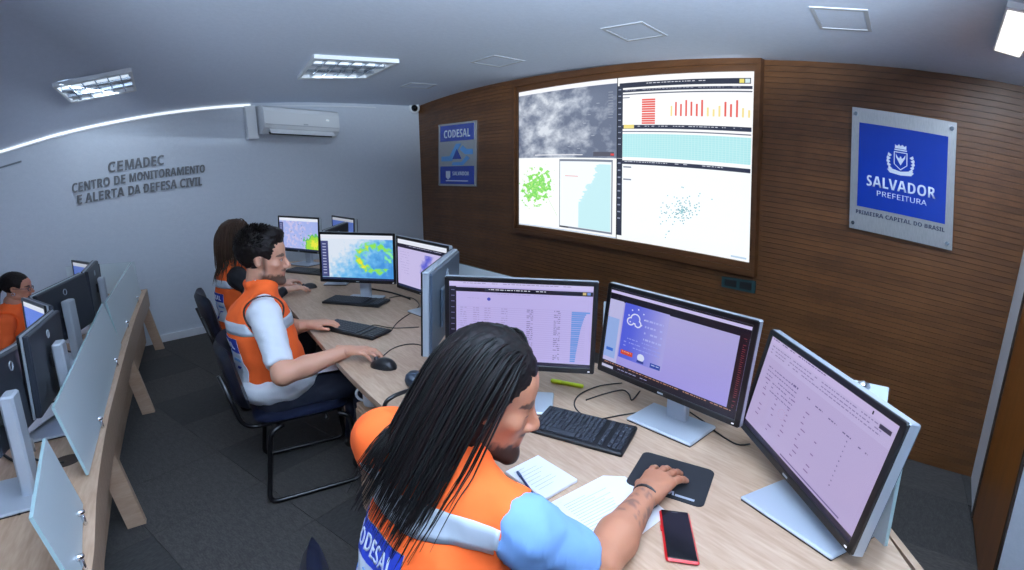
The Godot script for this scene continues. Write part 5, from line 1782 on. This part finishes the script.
# hair: a cap hugging the skull plus strands that fall under gravity and rest on head and shoulders
func skull(p: Vector3) -> float:   # rough distance to the head in its own axes
	var a := (p - Vector3(0, 0.045, -0.02)) / Vector3(0.076, 0.098, 0.1)
	var b := (p - Vector3(0, -0.03, 0.02)) / Vector3(0.064, 0.088, 0.066)
	var c := (p - Vector3(0, -0.13, -0.04)) / Vector3(0.055, 0.08, 0.055)
	return minf(minf((a.length() - 1.0) * 0.085, (b.length() - 1.0) * 0.068), (c.length() - 1.0) * 0.055)
func add_hair_cap(acc: Acc, xf: Transform3D, c: Color, thick: float, opts: Dictionary):
	var f := Field.new(Vector3(-0.12, -0.16, -0.16), Vector3(0.12, 0.19, 0.14), 0.005)
	f.ell(Vector3(0, 0.05, -0.024), Vector3(0.078 + thick, 0.1 + thick, 0.1 + thick), 0.01)
	if opts.has("quiff"): f.ell(Vector3(0, 0.125, 0.045), Vector3(0.055, 0.035, 0.045), 0.03)
	if opts.has("locks"):
		for s in [-1.0, 1.0]: f.cap(Vector3(0.064 * s, 0.03, -0.018), Vector3(0.064 * s, -0.11, -0.025), 0.032, 0.028, 0.02)
	if opts.has("nape"): f.cap(Vector3(0, 0.0, -0.06), Vector3(0, -0.1, -0.065), 0.06, 0.045, 0.03)
	f.ell(Vector3(0, -0.02, 0.09), opts.get("face", Vector3(0.085, 0.09, 0.085)), 0.012, Basis.IDENTITY, true)
	f.ell(Vector3(0, 0.04, 0.14), Vector3(0.062, 0.05, 0.075), 0.012, Basis.IDENTITY, true)
	if opts.has("ears"):
		for s in [-1.0, 1.0]: f.ell(Vector3(0.085 * s, -0.02, 0.0), Vector3(0.03, 0.045, 0.045), 0.008, Basis.IDENTITY, true)
	f.ell(Vector3(0, -0.13, 0.0), Vector3(0.1, 0.07 if opts.has("nape") else 0.10, 0.08), 0.01, Basis.IDENTITY, true)
	f.rough(noise3(31, 60.0), opts.get("bumps", 0.006), Vector3(1, 1, 1))
	var n := noise3(12, 90.0)
	f.nets(acc, func(p: Vector3) -> Color:
		var q := c * (1.0 + 0.35 * n.get_noise_3dv(p * Vector3(1, 0.3, 1)))
		q.a = 1.0
		return q, xf)
func strand(st: SurfaceTool, pts: Array, r0: float, c: Color):
	var n := pts.size()
	var rr := []
	for i in n: rr.append(r0 * (1.0 - 0.85 * pow(float(i) / (n - 1), 1.5)))
	st.set_color(c)
	tube(st, pts, rr, 5, false)
func add_strands(st: SurfaceTool, xf: Transform3D, c: Color, count: int, length: float, body: Field, o: Dictionary):
	var r := RandomNumberGenerator.new()
	r.seed = o.get("seed", 4)
	var inv := xf.affine_inverse()
	var made := 0
	while made < count:
		var v := Vector3(r.randfn(0, 1), r.randfn(0, 1), r.randfn(0, 1)).normalized()
		if v.y < o.get("low", -0.3) or (v.z > 0.35 and v.y < 0.55) or (v.z > 0.8): continue
		made += 1
		var p := Vector3(0, 0.048, -0.022) + v * Vector3(0.08, 0.102, 0.104)
		var dir := (Vector3(v.x * 0.6, -0.2, -1.0) + Vector3(0, -1.0, 0) * clampf(-v.z + 0.5, 0, 1)).normalized()
		dir = (dir - v * dir.dot(v)).normalized()
		var w := xf * p
		var wd := (xf.basis * dir).normalized()
		var pts := [w]
		var l := length * r.randf_range(0.5, 1.12) + float(o.get("even", 0.0)) * (0.7 * clampf(v.y + 0.2, 0, 1.2) + 0.4 * clampf(v.z + 0.3, 0, 1))
		var n := o.get("steps", 22) as int
		var stp := l / n
		var sway := Vector3(r.randfn(0, 0.1), 0, r.randfn(0, 0.1))
		var comb: Vector3 = o.get("comb", Vector3.ZERO)
		for i in n:
			wd = (wd + Vector3(0, -1, 0) * 0.42 + sway * 0.12 + comb * (0.06 if i < 3 else 0.24)).normalized()
			var q := w + wd * stp
			var hq := inv * q
			var sd := skull(hq)
			var keep: float = 0.008 + 0.008 * r.randf()
			if sd < keep:
				var e := 0.004
				var g := Vector3(skull(hq + Vector3(e, 0, 0)) - skull(hq - Vector3(e, 0, 0)), skull(hq + Vector3(0, e, 0)) - skull(hq - Vector3(0, e, 0)), skull(hq + Vector3(0, 0, e)) - skull(hq - Vector3(0, 0, e))).normalized()
				q = xf * (hq + g * (keep - sd))
			if body != null:
				var bd := body.sample(q)
				if bd < 0.006 and bd > -0.2:
					q += body.gradient(q) * (0.005 + 0.008 * r.randf() - bd)
			wd = (q - w).normalized()
			w = q
			pts.append(w)
		var k := 1.0 + r.randf_range(-0.35, 0.5)
		strand(st, pts, o.get("r", 0.0045), Color(c.r * k, c.g * k, c.b * k))
func short_strands(st: SurfaceTool, xf: Transform3D, c: Color, count: int, o: Dictionary):
	var r := RandomNumberGenerator.new()
	r.seed = 91
	var made := 0
	while made < count:
		var v := Vector3(r.randfn(0, 1), r.randfn(0, 1), r.randfn(0, 1)).normalized()
		if v.y < 0.12 or (v.z > 0.3 and v.y < 0.62): continue
		made += 1
		var a := Vector3(0, 0.052, -0.022) + v * Vector3(0.084, 0.108, 0.106)
		var dir := (v + Vector3(r.randfn(0, 0.3), 0.3, 0.5 + r.randfn(0, 0.3))).normalized()
		var l := r.randf_range(0.008, 0.016)
		var b := a + dir * l
		var e := b + (dir + Vector3(0, -0.4, 0.4)) * l * 0.6
		strand(st, [xf * a, xf * b, xf * e], 0.0026, c * r.randf_range(0.6, 1.5))

# torso, arms and clothes; joints are in the person's own axes (z forward, x to the left, floor at y 0)
func person(label: String, at: Vector3, turn: float, o: Dictionary) -> Node3D:
	var t := thing("person", label, "person", at, turn, "people at the desks")
	var skin: Color = o.skin
	var pel: Vector3 = o.pelvis
	var che: Vector3 = o.chest
	var nec: Vector3 = o.neck
	var hx: Transform3D = o.head
	var w: float = o.get("width", 1.0)
	var dp: float = o.get("deep", 1.0)
	var spine := (nec - pel).normalized()
	var across: Vector3 = (o.sl - o.sr).normalized()
	var tb := Basis(across, spine, across.cross(spine)).orthonormalized()
	var lo: Vector3 = o.lo
	var hi: Vector3 = o.hi
	var waist := pel.lerp(che, 0.5) + tb.z * 0.005
	var limbs := func(f: Field, grow: float, sleeve_l: float, sleeve_r: float, k: float):
		for q in [[o.sl, o.el, sleeve_l], [o.sr, o.er, sleeve_r]]:
			if q[2] > 0.0: f.cap(q[0], q[0].lerp(q[1], q[2]), 0.056 * w + grow, lerpf(0.056, 0.044, q[2]) * w + grow * 1.1, k)
	var trunk := func(f: Field, grow: float):
		f.ell(che, Vector3(0.165 * w, 0.19, 0.105 * dp) + Vector3.ONE * grow, 0.05, tb)
		f.ell(waist, Vector3(0.15 * w, 0.17, 0.108 * dp) + Vector3.ONE * grow, 0.06, tb)
		f.ell(pel + Vector3(0, 0.03, 0), Vector3(0.168 * w, 0.13, 0.13 * dp) + Vector3.ONE * grow, 0.06, tb)
		f.cap(o.sl, o.sr, 0.05 * w + grow, 0.05 * w + grow, 0.05)
		f.cap(nec + spine * -0.02 + across * 0.09, nec + spine * 0.015, 0.035 + grow, 0.045 + grow, 0.04)
		f.cap(nec + spine * -0.02 - across * 0.09, nec + spine * 0.015, 0.035 + grow, 0.045 + grow, 0.04)
	# skin
	var acc := Acc.new()
	var bf := Field.new(lo, hi, 0.0115)
	trunk.call(bf, -0.012)
	bf.cap(nec - spine * 0.03, hx * Vector3(0, -0.13, -0.04), 0.056, 0.05, 0.03)
	for q in [[o.sl, o.el, o.wl], [o.sr, o.er, o.wr]]:
		bf.cap(q[0], q[1], 0.05 * w, 0.042 * w, 0.03)
		bf.cap(q[1], q[1].lerp(q[2], 0.35), 0.042 * w, 0.044 * w, 0.02)
		bf.cap(q[1].lerp(q[2], 0.35), q[2], 0.044 * w, 0.028 * w, 0.02)
	for s in [-1.0, 1.0]:
		var knee: Vector3 = pel + Vector3(s * 0.12, 0.0, 0.42)
		bf.cap(pel + Vector3(s * 0.09, -0.02, 0.02), knee, 0.075, 0.055, 0.03)
		bf.cap(knee, Vector3(knee.x, 0.07, knee.z - 0.04), 0.05, 0.036, 0.02)
	var ink: Callable = o.get("ink", plain(skin))
	bf.nets(acc, ink)
	add_head(acc, hx, o)
	for h in o.hands: add_hand(acc, h[0], h[1], h[2], skin, h[3])
	obj("body", acc.mesh(), o.skin_mat, t)
	# shirt with sleeves
	var sf := Field.new(lo, hi, 0.0095)
	trunk.call(sf, 0.0)
	limbs.call(sf, 0.008, o.sleeve_l, o.sleeve_r, 0.035)
	sf.cap(nec - spine * 0.03, nec + spine * 0.02, 0.06, 0.058, 0.02)
	for q in [[o.sl, o.el, o.sleeve_l], [o.sr, o.er, o.sleeve_r]]:
		if q[2] < 1.0 and q[2] > 0.0: sf.cut((q[1] - q[0]).normalized(), q[0].lerp(q[1], q[2] + 0.07), 0.004)
		elif q[2] >= 1.0:
			var wr: Vector3 = o.wl if q[1] == o.el else o.wr
			sf.cap(q[1], q[1].lerp(wr, 0.9), 0.046 * w, 0.036 * w, 0.02)
	if o.has("loose"): sf.ell(pel + Vector3(0, 0.05, 0.0), Vector3(0.2 * w, 0.105, 0.165 * dp), 0.03)
	sf.rough(noise3(o.get("seed", 3), 11.0), 0.0065, Vector3(1.0, 1.6, 1.0))
	acc = Acc.new()
	sf.nets(acc, plain(o.shirt))
	obj("shirt", acc.mesh(), M.cloth, t)
	# vest over it
	var vf := Field.new(lo, hi, o.get("vest_cell", 0.0095))
	trunk.call(vf, 0.014)
	if o.has("cover_l"): vf.cap(o.sl, o.sl.lerp(o.el, 0.45), 0.08, 0.075, 0.03)
	for i in 9:
		var a0 := TAU * i / 9.0
		var a1 := TAU * (i + 1) / 9.0
		var cc := nec + spine * 0.028
		vf.cap(cc + (tb.x * cos(a0) + tb.z * sin(a0) * 0.9) * 0.072, cc + (tb.x * cos(a1) + tb.z * sin(a1) * 0.9) * 0.072, 0.017, 0.017, 0.012)
	vf.cap(nec + spine * 0.10, nec - spine * 0.0, 0.05, 0.05, 0.01)
	vf.ell(nec + spine * 0.1, Vector3(0.054, 0.095, 0.054), 0.008, tb, true)
	vf.cut(-spine, pel + Vector3(0, o.get("hem", 0.02), 0), 0.006)
	vf.rough(noise3(o.get("seed", 3) + 7, 7.0), 0.009, Vector3(1.2, 1.0, 1.2))
	# armholes with dark piping
	for q in [[o.sl, o.el, 1.0], [o.sr, o.er, -1.0]]:
		var arm: Vector3 = (q[1] - q[0]).normalized()
		var out: Vector3 = (arm + across * q[2] * 1.2).normalized()
		var r0: float = 0.082 * w
		var a0: Vector3 = q[0] + out * (o.get("arm_l", 0.035) if q[2] > 0 else o.get("arm_r", 0.035))
		var e1 := out.cross(tb.z).normalized()
		var e2 := out.cross(e1)
		var ring := []
		for i in 29:
			var dir := e1 * cos(TAU * i / 28.0) + e2 * sin(TAU * i / 28.0)
			var s := 0.22
			while s > -0.08 and vf.sample(a0 + dir * r0 + out * s) > 0.002: s -= 0.004
			ring.append(a0 + dir * r0 + out * maxf(s, -0.06))
		if o.has("piping"): obj("piping", tube_of(smooth_ring(ring), 0.0042, 6), M.piping, t)
		vf.bite(a0 - out * 0.045, a0 + out * 0.25, r0 * 1.04, 0.016)
	acc = Acc.new()
	vf.nets(acc, plain(o.vest))
	var vest := obj("vest", acc.mesh(), M.cloth, t)
	fields[t] = vf
	# trousers
	var tf := Field.new(Vector3(-0.32, -0.02, -0.3), Vector3(0.32, pel.y + 0.22, 0.62), 0.013)
	tf.ell(pel + Vector3(0, 0.0, 0), Vector3(0.175 * w, 0.12, 0.14), 0.05)
	for s in [-1.0, 1.0]:
		var knee: Vector3 = pel + Vector3(s * 0.12, 0.0, 0.42)
		tf.cap(pel + Vector3(s * 0.09, -0.01, 0.02), knee, 0.088, 0.068, 0.04)
		tf.cap(knee, Vector3(knee.x, 0.09, knee.z - 0.04), 0.066, 0.05, 0.03)
	tf.rough(noise3(17, 10.0), 0.008, Vector3.ONE)
	acc = Acc.new()
	tf.nets(acc, plain(o.trousers))
	obj("trousers", acc.mesh(), M.cloth, t)
	for s in [-1.0, 1.0]:
		var knee: Vector3 = pel + Vector3(s * 0.12, 0.0, 0.42)
		var sh := Field.new(Vector3(knee.x - 0.07, -0.01, knee.z - 0.14), Vector3(knee.x + 0.07, 0.13, knee.z + 0.2), 0.012)
		sh.cap(Vector3(knee.x, 0.045, knee.z - 0.06), Vector3(knee.x, 0.035, knee.z + 0.13), 0.042, 0.034, 0.02)
		sh.cut(Vector3(0, -1, 0), Vector3(0, 0.003, 0), 0.004)
		acc = Acc.new()
		sh.nets(acc, plain(lin(24, 24, 28)))
		obj("shoe", acc.mesh(), M.cloth, t)
	return t
func smooth_ring(r: Array) -> Array:
	var n := r.size() - 1
	var out := []
	for i in n + 1:
		var s := Vector3.ZERO
		for k in [-2, -1, 0, 1, 2]: s += r[posmod(i + k, n)]
		out.append(s / 5.0)
	return out
var fields := {}
func around(t: Node3D, centre: Vector3, y0: float, y1: float, a0: float, a1: float) -> Callable:   # a band round the vest: u along the angle, v down
	var f: Field = fields[t]
	return func(u: float, v: float, o: float) -> Vector3:
		var a := lerpf(a0, a1, u)
		var dir := Vector3(sin(a), 0, cos(a))
		var c := Vector3(centre.x, lerpf(y1, y0, v), centre.z)
		return f.hit(c + dir * 0.34, -dir, 0.34) + dir * o
func behind(t: Node3D, x0: float, x1: float, y0: float, y1: float, lean := 0.0) -> Callable:   # a patch on the back: u from the person's left to right
	var f: Field = fields[t]
	return func(u: float, v: float, o: float) -> Vector3:
		return f.hit(Vector3(lerpf(x0, x1, u), lerpf(y1, y0, v), -0.42), Vector3(0, lean, 1).normalized(), 0.7) + Vector3(0, 0, -o)
func hand_xf(wrist: Vector3, toward: Vector3, up: Vector3) -> Transform3D:
	var z := (toward - wrist).normalized()
	var x := up.cross(z).normalized()
	return Transform3D(Basis(x, z.cross(x), z), wrist)
func head_xf(at: Vector3, fwd: Vector3, up: Vector3, k := 1.0) -> Transform3D:
	var z := fwd.normalized()
	var x := up.cross(z).normalized()
	return Transform3D(Basis(x, z.cross(x), z).scaled(Vector3.ONE * k), at)
func hair_obj(t: Node3D, acc: Acc, st: SurfaceTool, called := "hair"):
	var h := obj(called, acc.mesh(), M.hair, t)
	if st != null: obj("strands", st, M.hair, h).set_meta("kind", "stuff")
func depth_pt(x: float, y: float, d: float) -> Vector3:
	return Vector3(0, EYE, 0) + ray(x, y) * d
func make_people():
	M.cloth = cloth_mat()
	M.skin = skin_mat()
	M.hair = mat(Color.WHITE, 0.5)
	M.hair.metallic_specular = 0.3
	M.hair.vertex_color_use_as_albedo = true
	M.reflective = mat(srgb(196, 204, 214), 0.4, 0.2)
	M.vest_blue = mat(srgb(34, 58, 170), 0.7)
	M.vest_white = mat(srgb(226, 230, 238), 0.75)
	M.vest_sky = mat(srgb(120, 170, 224), 0.75)
	M.piping = mat(srgb(70, 52, 48), 0.8)
	bearded_man()
	long_haired_man()
	far_woman()
	glasses_woman()
const ORANGE := [250, 102, 34]
func own_axes(t: Transform3D, p: Vector3) -> Vector3: return t.affine_inverse() * p
func stripes(t: Node3D, c: Vector3, y0: float, y1: float):
	var sm := start(true)
	slab(sm, around(t, c, y0, y1, -PI, PI), 0, 0, 1, 1, -0.004, 0.0025, 72, 3)
	obj("reflective_stripe", sm, M.reflective, t)
func bearded_man():
	var at := Vector3(-1.22, 0, -2.43)
	var turn := atan2(0.878, -0.479)
	var T := Transform3D(Basis(Vector3.UP, turn), at)
	var wr := own_axes(T, px(347, 351, DESK + 0.045))
	var tr := own_axes(T, px(380, 352, DESK + 0.05))
	var wl := own_axes(T, px(309, 325, DESK + 0.04))
	var tl := own_axes(T, px(340, 321, DESK + 0.045))
	var skin := lin(206, 150, 122)
	var o := {"skin": skin, "hair": lin(24, 20, 18), "beard": 0.85, "shirt": lin(226, 230, 236), "vest": lin(ORANGE[0], ORANGE[1], ORANGE[2]), "trousers": lin(26, 30, 48), "skin_mat": M.skin,
		"pelvis": Vector3(0, 0.51, 0.0), "chest": Vector3(0, 0.84, -0.05), "neck": Vector3(0, 1.05, -0.025),
		"sl": Vector3(0.18, 0.96, -0.03), "sr": Vector3(-0.18, 0.96, -0.03), "el": Vector3(0.29, 0.74, 0.06), "er": own_axes(T, depth_pt(283, 375, 2.24)),
		"wl": wl, "wr": wr, "sleeve_l": 0.75, "sleeve_r": 0.78, "head": head_xf(Vector3(-0.01, 1.195, 0.0), Vector3(-0.26, -0.07, 0.96), Vector3.UP, 1.0),
		"hands": [[hand_xf(wr, tr, Vector3.UP), 1.0, 0.55, 1.0], [hand_xf(wl, tl, Vector3.UP), -1.0, 0.6, 1.0]],
		"lo": Vector3(-0.5, 0.0, -0.3), "hi": Vector3(0.45, 1.16, 0.56), "piping": true, "seed": 3, "deep": 1.3, "width": 1.1, "hem": 0.1, "loose": true}
	var t := person("person with a short beard in an orange vest over a white T-shirt, typing", at, turn, o)
	var acc := Acc.new()
	add_hair_cap(acc, o.head, o.hair, 0.012, {"quiff": true, "ears": true, "bumps": 0.004})
	var st := start(true)
	short_strands(st, o.head, o.hair, 900, {})
	hair_obj(t, acc, st)
	stripes(t, Vector3(0, 0, -0.01), 0.862, 0.915)
	back_print(t, 0.13, 0.60, 0.84)
func back_print(t: Node3D, half: float, y0: float, y1: float, mid := 0.0):
	var m := behind(t, mid + half, mid - half, y0, y1)
	obj("print_ground", slab_of(m, 0, 0, 1, 1, -0.003, 0.0018, 20, 20), M.vest_white, t)
	obj("print_band", slab_of(m, 0, 0, 1, 0.3, 0.0, 0.0026, 20, 6), M.vest_blue, t)
	lettering("print_title", m, "CODESAL", 0.1, 0.235, 0.8, 0.155, 0.0026, 0.0036, M.vest_white, t)
	var em := start()
	for q in [[[0.5, 0.42], [0.66, 0.62], [0.34, 0.62]], [[0.1, 0.62], [0.22, 0.62], [0.5, 0.9], [0.78, 0.62], [0.9, 0.62], [0.5, 1.0]]]:
		var pl := PackedVector2Array()
		for p in q: pl.append(Vector2(p[0], p[1]))
		plate(em, m, pl, 0.0, 0.004)
	obj("print_emblem", em, M.vest_blue, t)
	var e2 := start()
	for q in [[[0.04, 0.5], [0.26, 0.5], [0.46, 0.36], [0.54, 0.4], [0.3, 0.58], [0.04, 0.58]], [[0.96, 0.5], [0.74, 0.5], [0.58, 0.4], [0.54, 0.36], [0.62, 0.34], [0.78, 0.44], [0.96, 0.44]]]:
		var pl := PackedVector2Array()
		for p in q: pl.append(Vector2(p[0], p[1]))
		plate(e2, m, pl, 0.0, 0.0036)
	obj("print_ribbon", e2, M.vest_sky, t)
func long_haired_man():
	var at := Vector3(-0.225, 0, -0.885)
	var turn := atan2(0.647, -0.763)
	var T := Transform3D(Basis(Vector3.UP, turn), at)
	var L := func(p: Vector3) -> Vector3: return own_axes(T, p)
	var skin := lin(174, 116, 87)
	var wr: Vector3 = L.call(px(646, 496, DESK + 0.036))
	var tr: Vector3 = L.call(px(683, 455, DESK + 0.036))
	var wl: Vector3 = L.call(Vector3(-0.12, 0.78, -1.4))
	var hb: Vector3 = T.basis.inverse() * Vector3(0.96, -0.26, 0.08)
	var hu: Vector3 = T.basis.inverse() * Vector3(0.22, 0.97, -0.05)
	var o := {"skin": skin, "hair": lin(22, 19, 19), "beard": 0.95, "eyes_down": true, "shirt": lin(116, 154, 204), "vest": lin(ORANGE[0], ORANGE[1], ORANGE[2]), "trousers": lin(26, 30, 48), "skin_mat": M.skin,
		"pelvis": Vector3(0, 0.50, -0.02), "chest": Vector3(0, 0.81, 0.085), "neck": Vector3(0.01, 0.985, 0.15),
		"sl": L.call(depth_pt(385, 440, 1.22)), "sr": L.call(depth_pt(527, 531, 0.99)), "el": L.call(Vector3(-0.27, 0.78, -1.3)), "er": L.call(px(597, 566, DESK + 0.055)),
		"wl": wl, "wr": wr, "sleeve_l": 0.8, "sleeve_r": 0.72, "head": head_xf(L.call(depth_pt(490, 399, 1.15)), hb, hu, 1.06),
		"hands": [[hand_xf(wr, tr, Vector3(0.1, 1, -0.05)).scaled_local(Vector3.ONE * 1.12), 1.0, 0.33, 1.9], [hand_xf(wl, wl + T.basis.inverse() * Vector3(-0.02, -0.02, -0.2), Vector3.UP), -1.0, 0.5, 1.0]],
		"lo": Vector3(-0.62, 0.0, -0.32), "hi": Vector3(0.5, 1.18, 0.62), "cover_l": true, "arm_l": 0.25, "arm_r": 0.085, "seed": 6, "vest_cell": 0.0085, "width": 1.06}
	# tattoo bands on the right forearm
	var el: Vector3 = o.er
	var ax := (wr - el)
	var ink := noise3(77, 26.0)
	o.ink = func(p: Vector3) -> Color:
		var s := (p - el).dot(ax) / ax.length_squared()
		var off := (p - el - ax * s).length()
		if off < 0.07 and s > 0.5 and s < 0.93:
			var n := ink.get_noise_3dv(p)
			if absf(n) < 0.16: return skin.lerp(lin(60, 54, 60), 0.6)
		return skin
	var t := person("person with long black hair in an orange vest over a blue shirt, leaning over papers", at, turn, o)
	# wrist band
	var up := ax.normalized()
	var ring := []
	var sx := up.cross(Vector3.UP).normalized()
	var sy := sx.cross(up)
	for i in 17: ring.append(wr - up * 0.004 + (sx * cos(TAU * i / 16.0) + sy * sin(TAU * i / 16.0)) * 0.0315)
	obj("wrist_band", tube_of(ring, 0.0045, 6), M.black_plastic, t)
	var acc := Acc.new()
	add_hair_cap(acc, o.head, o.hair, 0.014, {"nape": true, "bumps": 0.004, "locks": true, "face": Vector3(0.1, 0.1, 0.082)})
	var st := start(true)
	add_strands(st, o.head, o.hair, 850, 0.29, fields[t], {"seed": 5, "r": 0.0032, "steps": 22, "even": 0.2, "comb": T.basis.inverse() * Vector3(-0.95, 0, 0.45)})
	hair_obj(t, acc, st)
	var sm := start(true)
	slab(sm, behind(t, 0.2, -0.2, 0.905, 0.955), 0, 0, 1, 1, -0.004, 0.0025, 40, 4)
	obj("reflective_stripe", sm, M.reflective, t)
	back_print(t, 0.105, 0.66, 0.87, 0.075)
func far_woman():
	var at := Vector3(-1.94, 0, -3.43)
	var turn := atan2(0.8, -0.6)
	var T := Transform3D(Basis(Vector3.UP, turn), at)
	var wr := own_axes(T, px(285, 290, DESK + 0.04))
	var tr := own_axes(T, px(312, 286, DESK + 0.045))
	var wl := own_axes(T, px(281, 284, DESK + 0.04))
	var tl := own_axes(T, px(300, 279, DESK + 0.045))
	var skin := lin(214, 166, 140)
	var o := {"skin": skin, "hair": lin(62, 44, 34), "shirt": lin(28, 28, 32), "vest": lin(ORANGE[0], ORANGE[1], ORANGE[2]), "trousers": lin(30, 32, 44), "skin_mat": M.skin,
		"pelvis": Vector3(0, 0.50, 0.0), "chest": Vector3(0, 0.80, -0.01), "neck": Vector3(0, 0.965, 0.01),
		"sl": Vector3(0.16, 0.91, 0.0), "sr": Vector3(-0.16, 0.91, 0.0), "el": Vector3(0.24, 0.72, 0.1), "er": Vector3(-0.25, 0.72, 0.12),
		"wl": wl, "wr": wr, "sleeve_l": 1.0, "sleeve_r": 1.0, "head": head_xf(Vector3(0, 1.13, 0.05), Vector3(0.1, -0.1, 1), Vector3.UP, 0.98),
		"hands": [[hand_xf(wr, tr, Vector3.UP), 1.0, 0.5, 1.0], [hand_xf(wl, tl, Vector3.UP), -1.0, 0.5, 1.0]],
		"lo": Vector3(-0.5, 0.0, -0.3), "hi": Vector3(0.48, 1.12, 0.6), "seed": 9, "width": 0.92, "vest_cell": 0.012}
	var t := person("person with long brown hair in an orange vest, sitting behind the bearded one", at, turn, o)
	var acc := Acc.new()
	add_hair_cap(acc, o.head, o.hair, 0.014, {"nape": true, "bumps": 0.004})
	var st := start(true)
	add_strands(st, o.head, o.hair, 420, 0.30, fields[t], {"seed": 15, "r": 0.004, "steps": 15})
	hair_obj(t, acc, st)
	stripes(t, Vector3(0, 0, -0.01), 0.84, 0.89)
	back_print(t, 0.11, 0.60, 0.80)
func glasses_woman():
	var hp := depth_pt(18, 288, 3.45)
	var turn := atan2(0.93, -0.37)
	var at := Vector3(hp.x - 0.04, 0, hp.z + 0.01)
	var T := Transform3D(Basis(Vector3.UP, turn), at)
	var hl := own_axes(T, hp)
	var dy := hl.y - 1.165
	var skin := lin(192, 132, 104)
	var s := Vector3(0, dy, 0)
	var wl := Vector3(0.16, LOW_DESK + 0.04, 0.32)
	var wr := Vector3(-0.22, LOW_DESK + 0.04, 0.30)
	var o := {"skin": skin, "hair": lin(24, 20, 20), "shirt": lin(232, 96, 34), "vest": lin(ORANGE[0], ORANGE[1], ORANGE[2]), "trousers": lin(30, 32, 44), "skin_mat": M.skin,
		"pelvis": Vector3(0, 0.53, -0.02) + s, "chest": Vector3(0, 0.84, -0.02) + s, "neck": Vector3(0, 1.01, -0.01) + s,
		"sl": Vector3(0.155, 0.95, -0.01) + s, "sr": Vector3(-0.155, 0.95, -0.01) + s, "el": Vector3(0.25, 0.74, 0.04) + s, "er": Vector3(-0.27, 0.74, 0.02) + s,
		"wl": wl, "wr": wr, "sleeve_l": 0.85, "sleeve_r": 0.85, "head": head_xf(hl, Vector3(0.05, -0.12, 1), Vector3.UP, 0.72),
		"hands": [[hand_xf(wr, wr + Vector3(0.02, -0.01, 0.1), Vector3.UP), 1.0, 0.5, 1.0], [hand_xf(wl, wl + Vector3(-0.02, -0.01, 0.1), Vector3.UP), -1.0, 0.5, 1.0]],
		"lo": Vector3(-0.42, 0.0, -0.25), "hi": Vector3(0.4, 1.0, 0.55), "seed": 12, "width": 0.78, "vest_cell": 0.011}
	var t := person("person with glasses and a black ponytail in an orange top behind the aisle desk", at, turn, o)
	var hx: Transform3D = o.head
	var acc := Acc.new()
	add_hair_cap(acc, hx, o.hair, 0.010, {"bumps": 0.003, "ears": true})
	var pf := Field.new(Vector3(-0.1, -0.3, -0.26), Vector3(0.1, 0.1, -0.02), 0.007)
	pf.cap(Vector3(0, 0.02, -0.12), Vector3(0, -0.03, -0.165), 0.03, 0.035, 0.02)
	pf.cap(Vector3(0, -0.03, -0.165), Vector3(0, -0.2, -0.16), 0.035, 0.02, 0.02)
	pf.rough(noise3(3, 40.0), 0.006, Vector3(1, 0.2, 1))
	pf.nets(acc, plain(o.hair), hx)
	hair_obj(t, acc, null)
	# glasses
	var st := start(true)
	for sd in [-1.0, 1.0]:
		var r := []
		for i in 15: r.append(hx * Vector3(sd * 0.033 + 0.025 * cos(TAU * i / 14.0), 0.0 + 0.019 * sin(TAU * i / 14.0), 0.098 - 0.006 * absf(cos(TAU * i / 14.0))))
		tube(st, r, 0.0028, 6)
		tube(st, [hx * Vector3(sd * 0.058, 0.006, 0.09), hx * Vector3(sd * 0.078, 0.008, 0.06), hx * Vector3(sd * 0.084, 0.006, -0.01)], 0.0022, 6)
	tube(st, [hx * Vector3(-0.009, 0.004, 0.1), hx * Vector3(0.009, 0.004, 0.1)], 0.0024, 6)
	obj("glasses", st, mat(srgb(90, 84, 84), 0.3, 0.3), t)
	var er := []
	for i in 13: er.append(hx * Vector3(-0.084, -0.045 + 0.014 * cos(TAU * i / 12.0), -0.008 + 0.014 * sin(TAU * i / 12.0)))
	obj("earring", tube_of(er, 0.0025, 6), M.chrome, t)
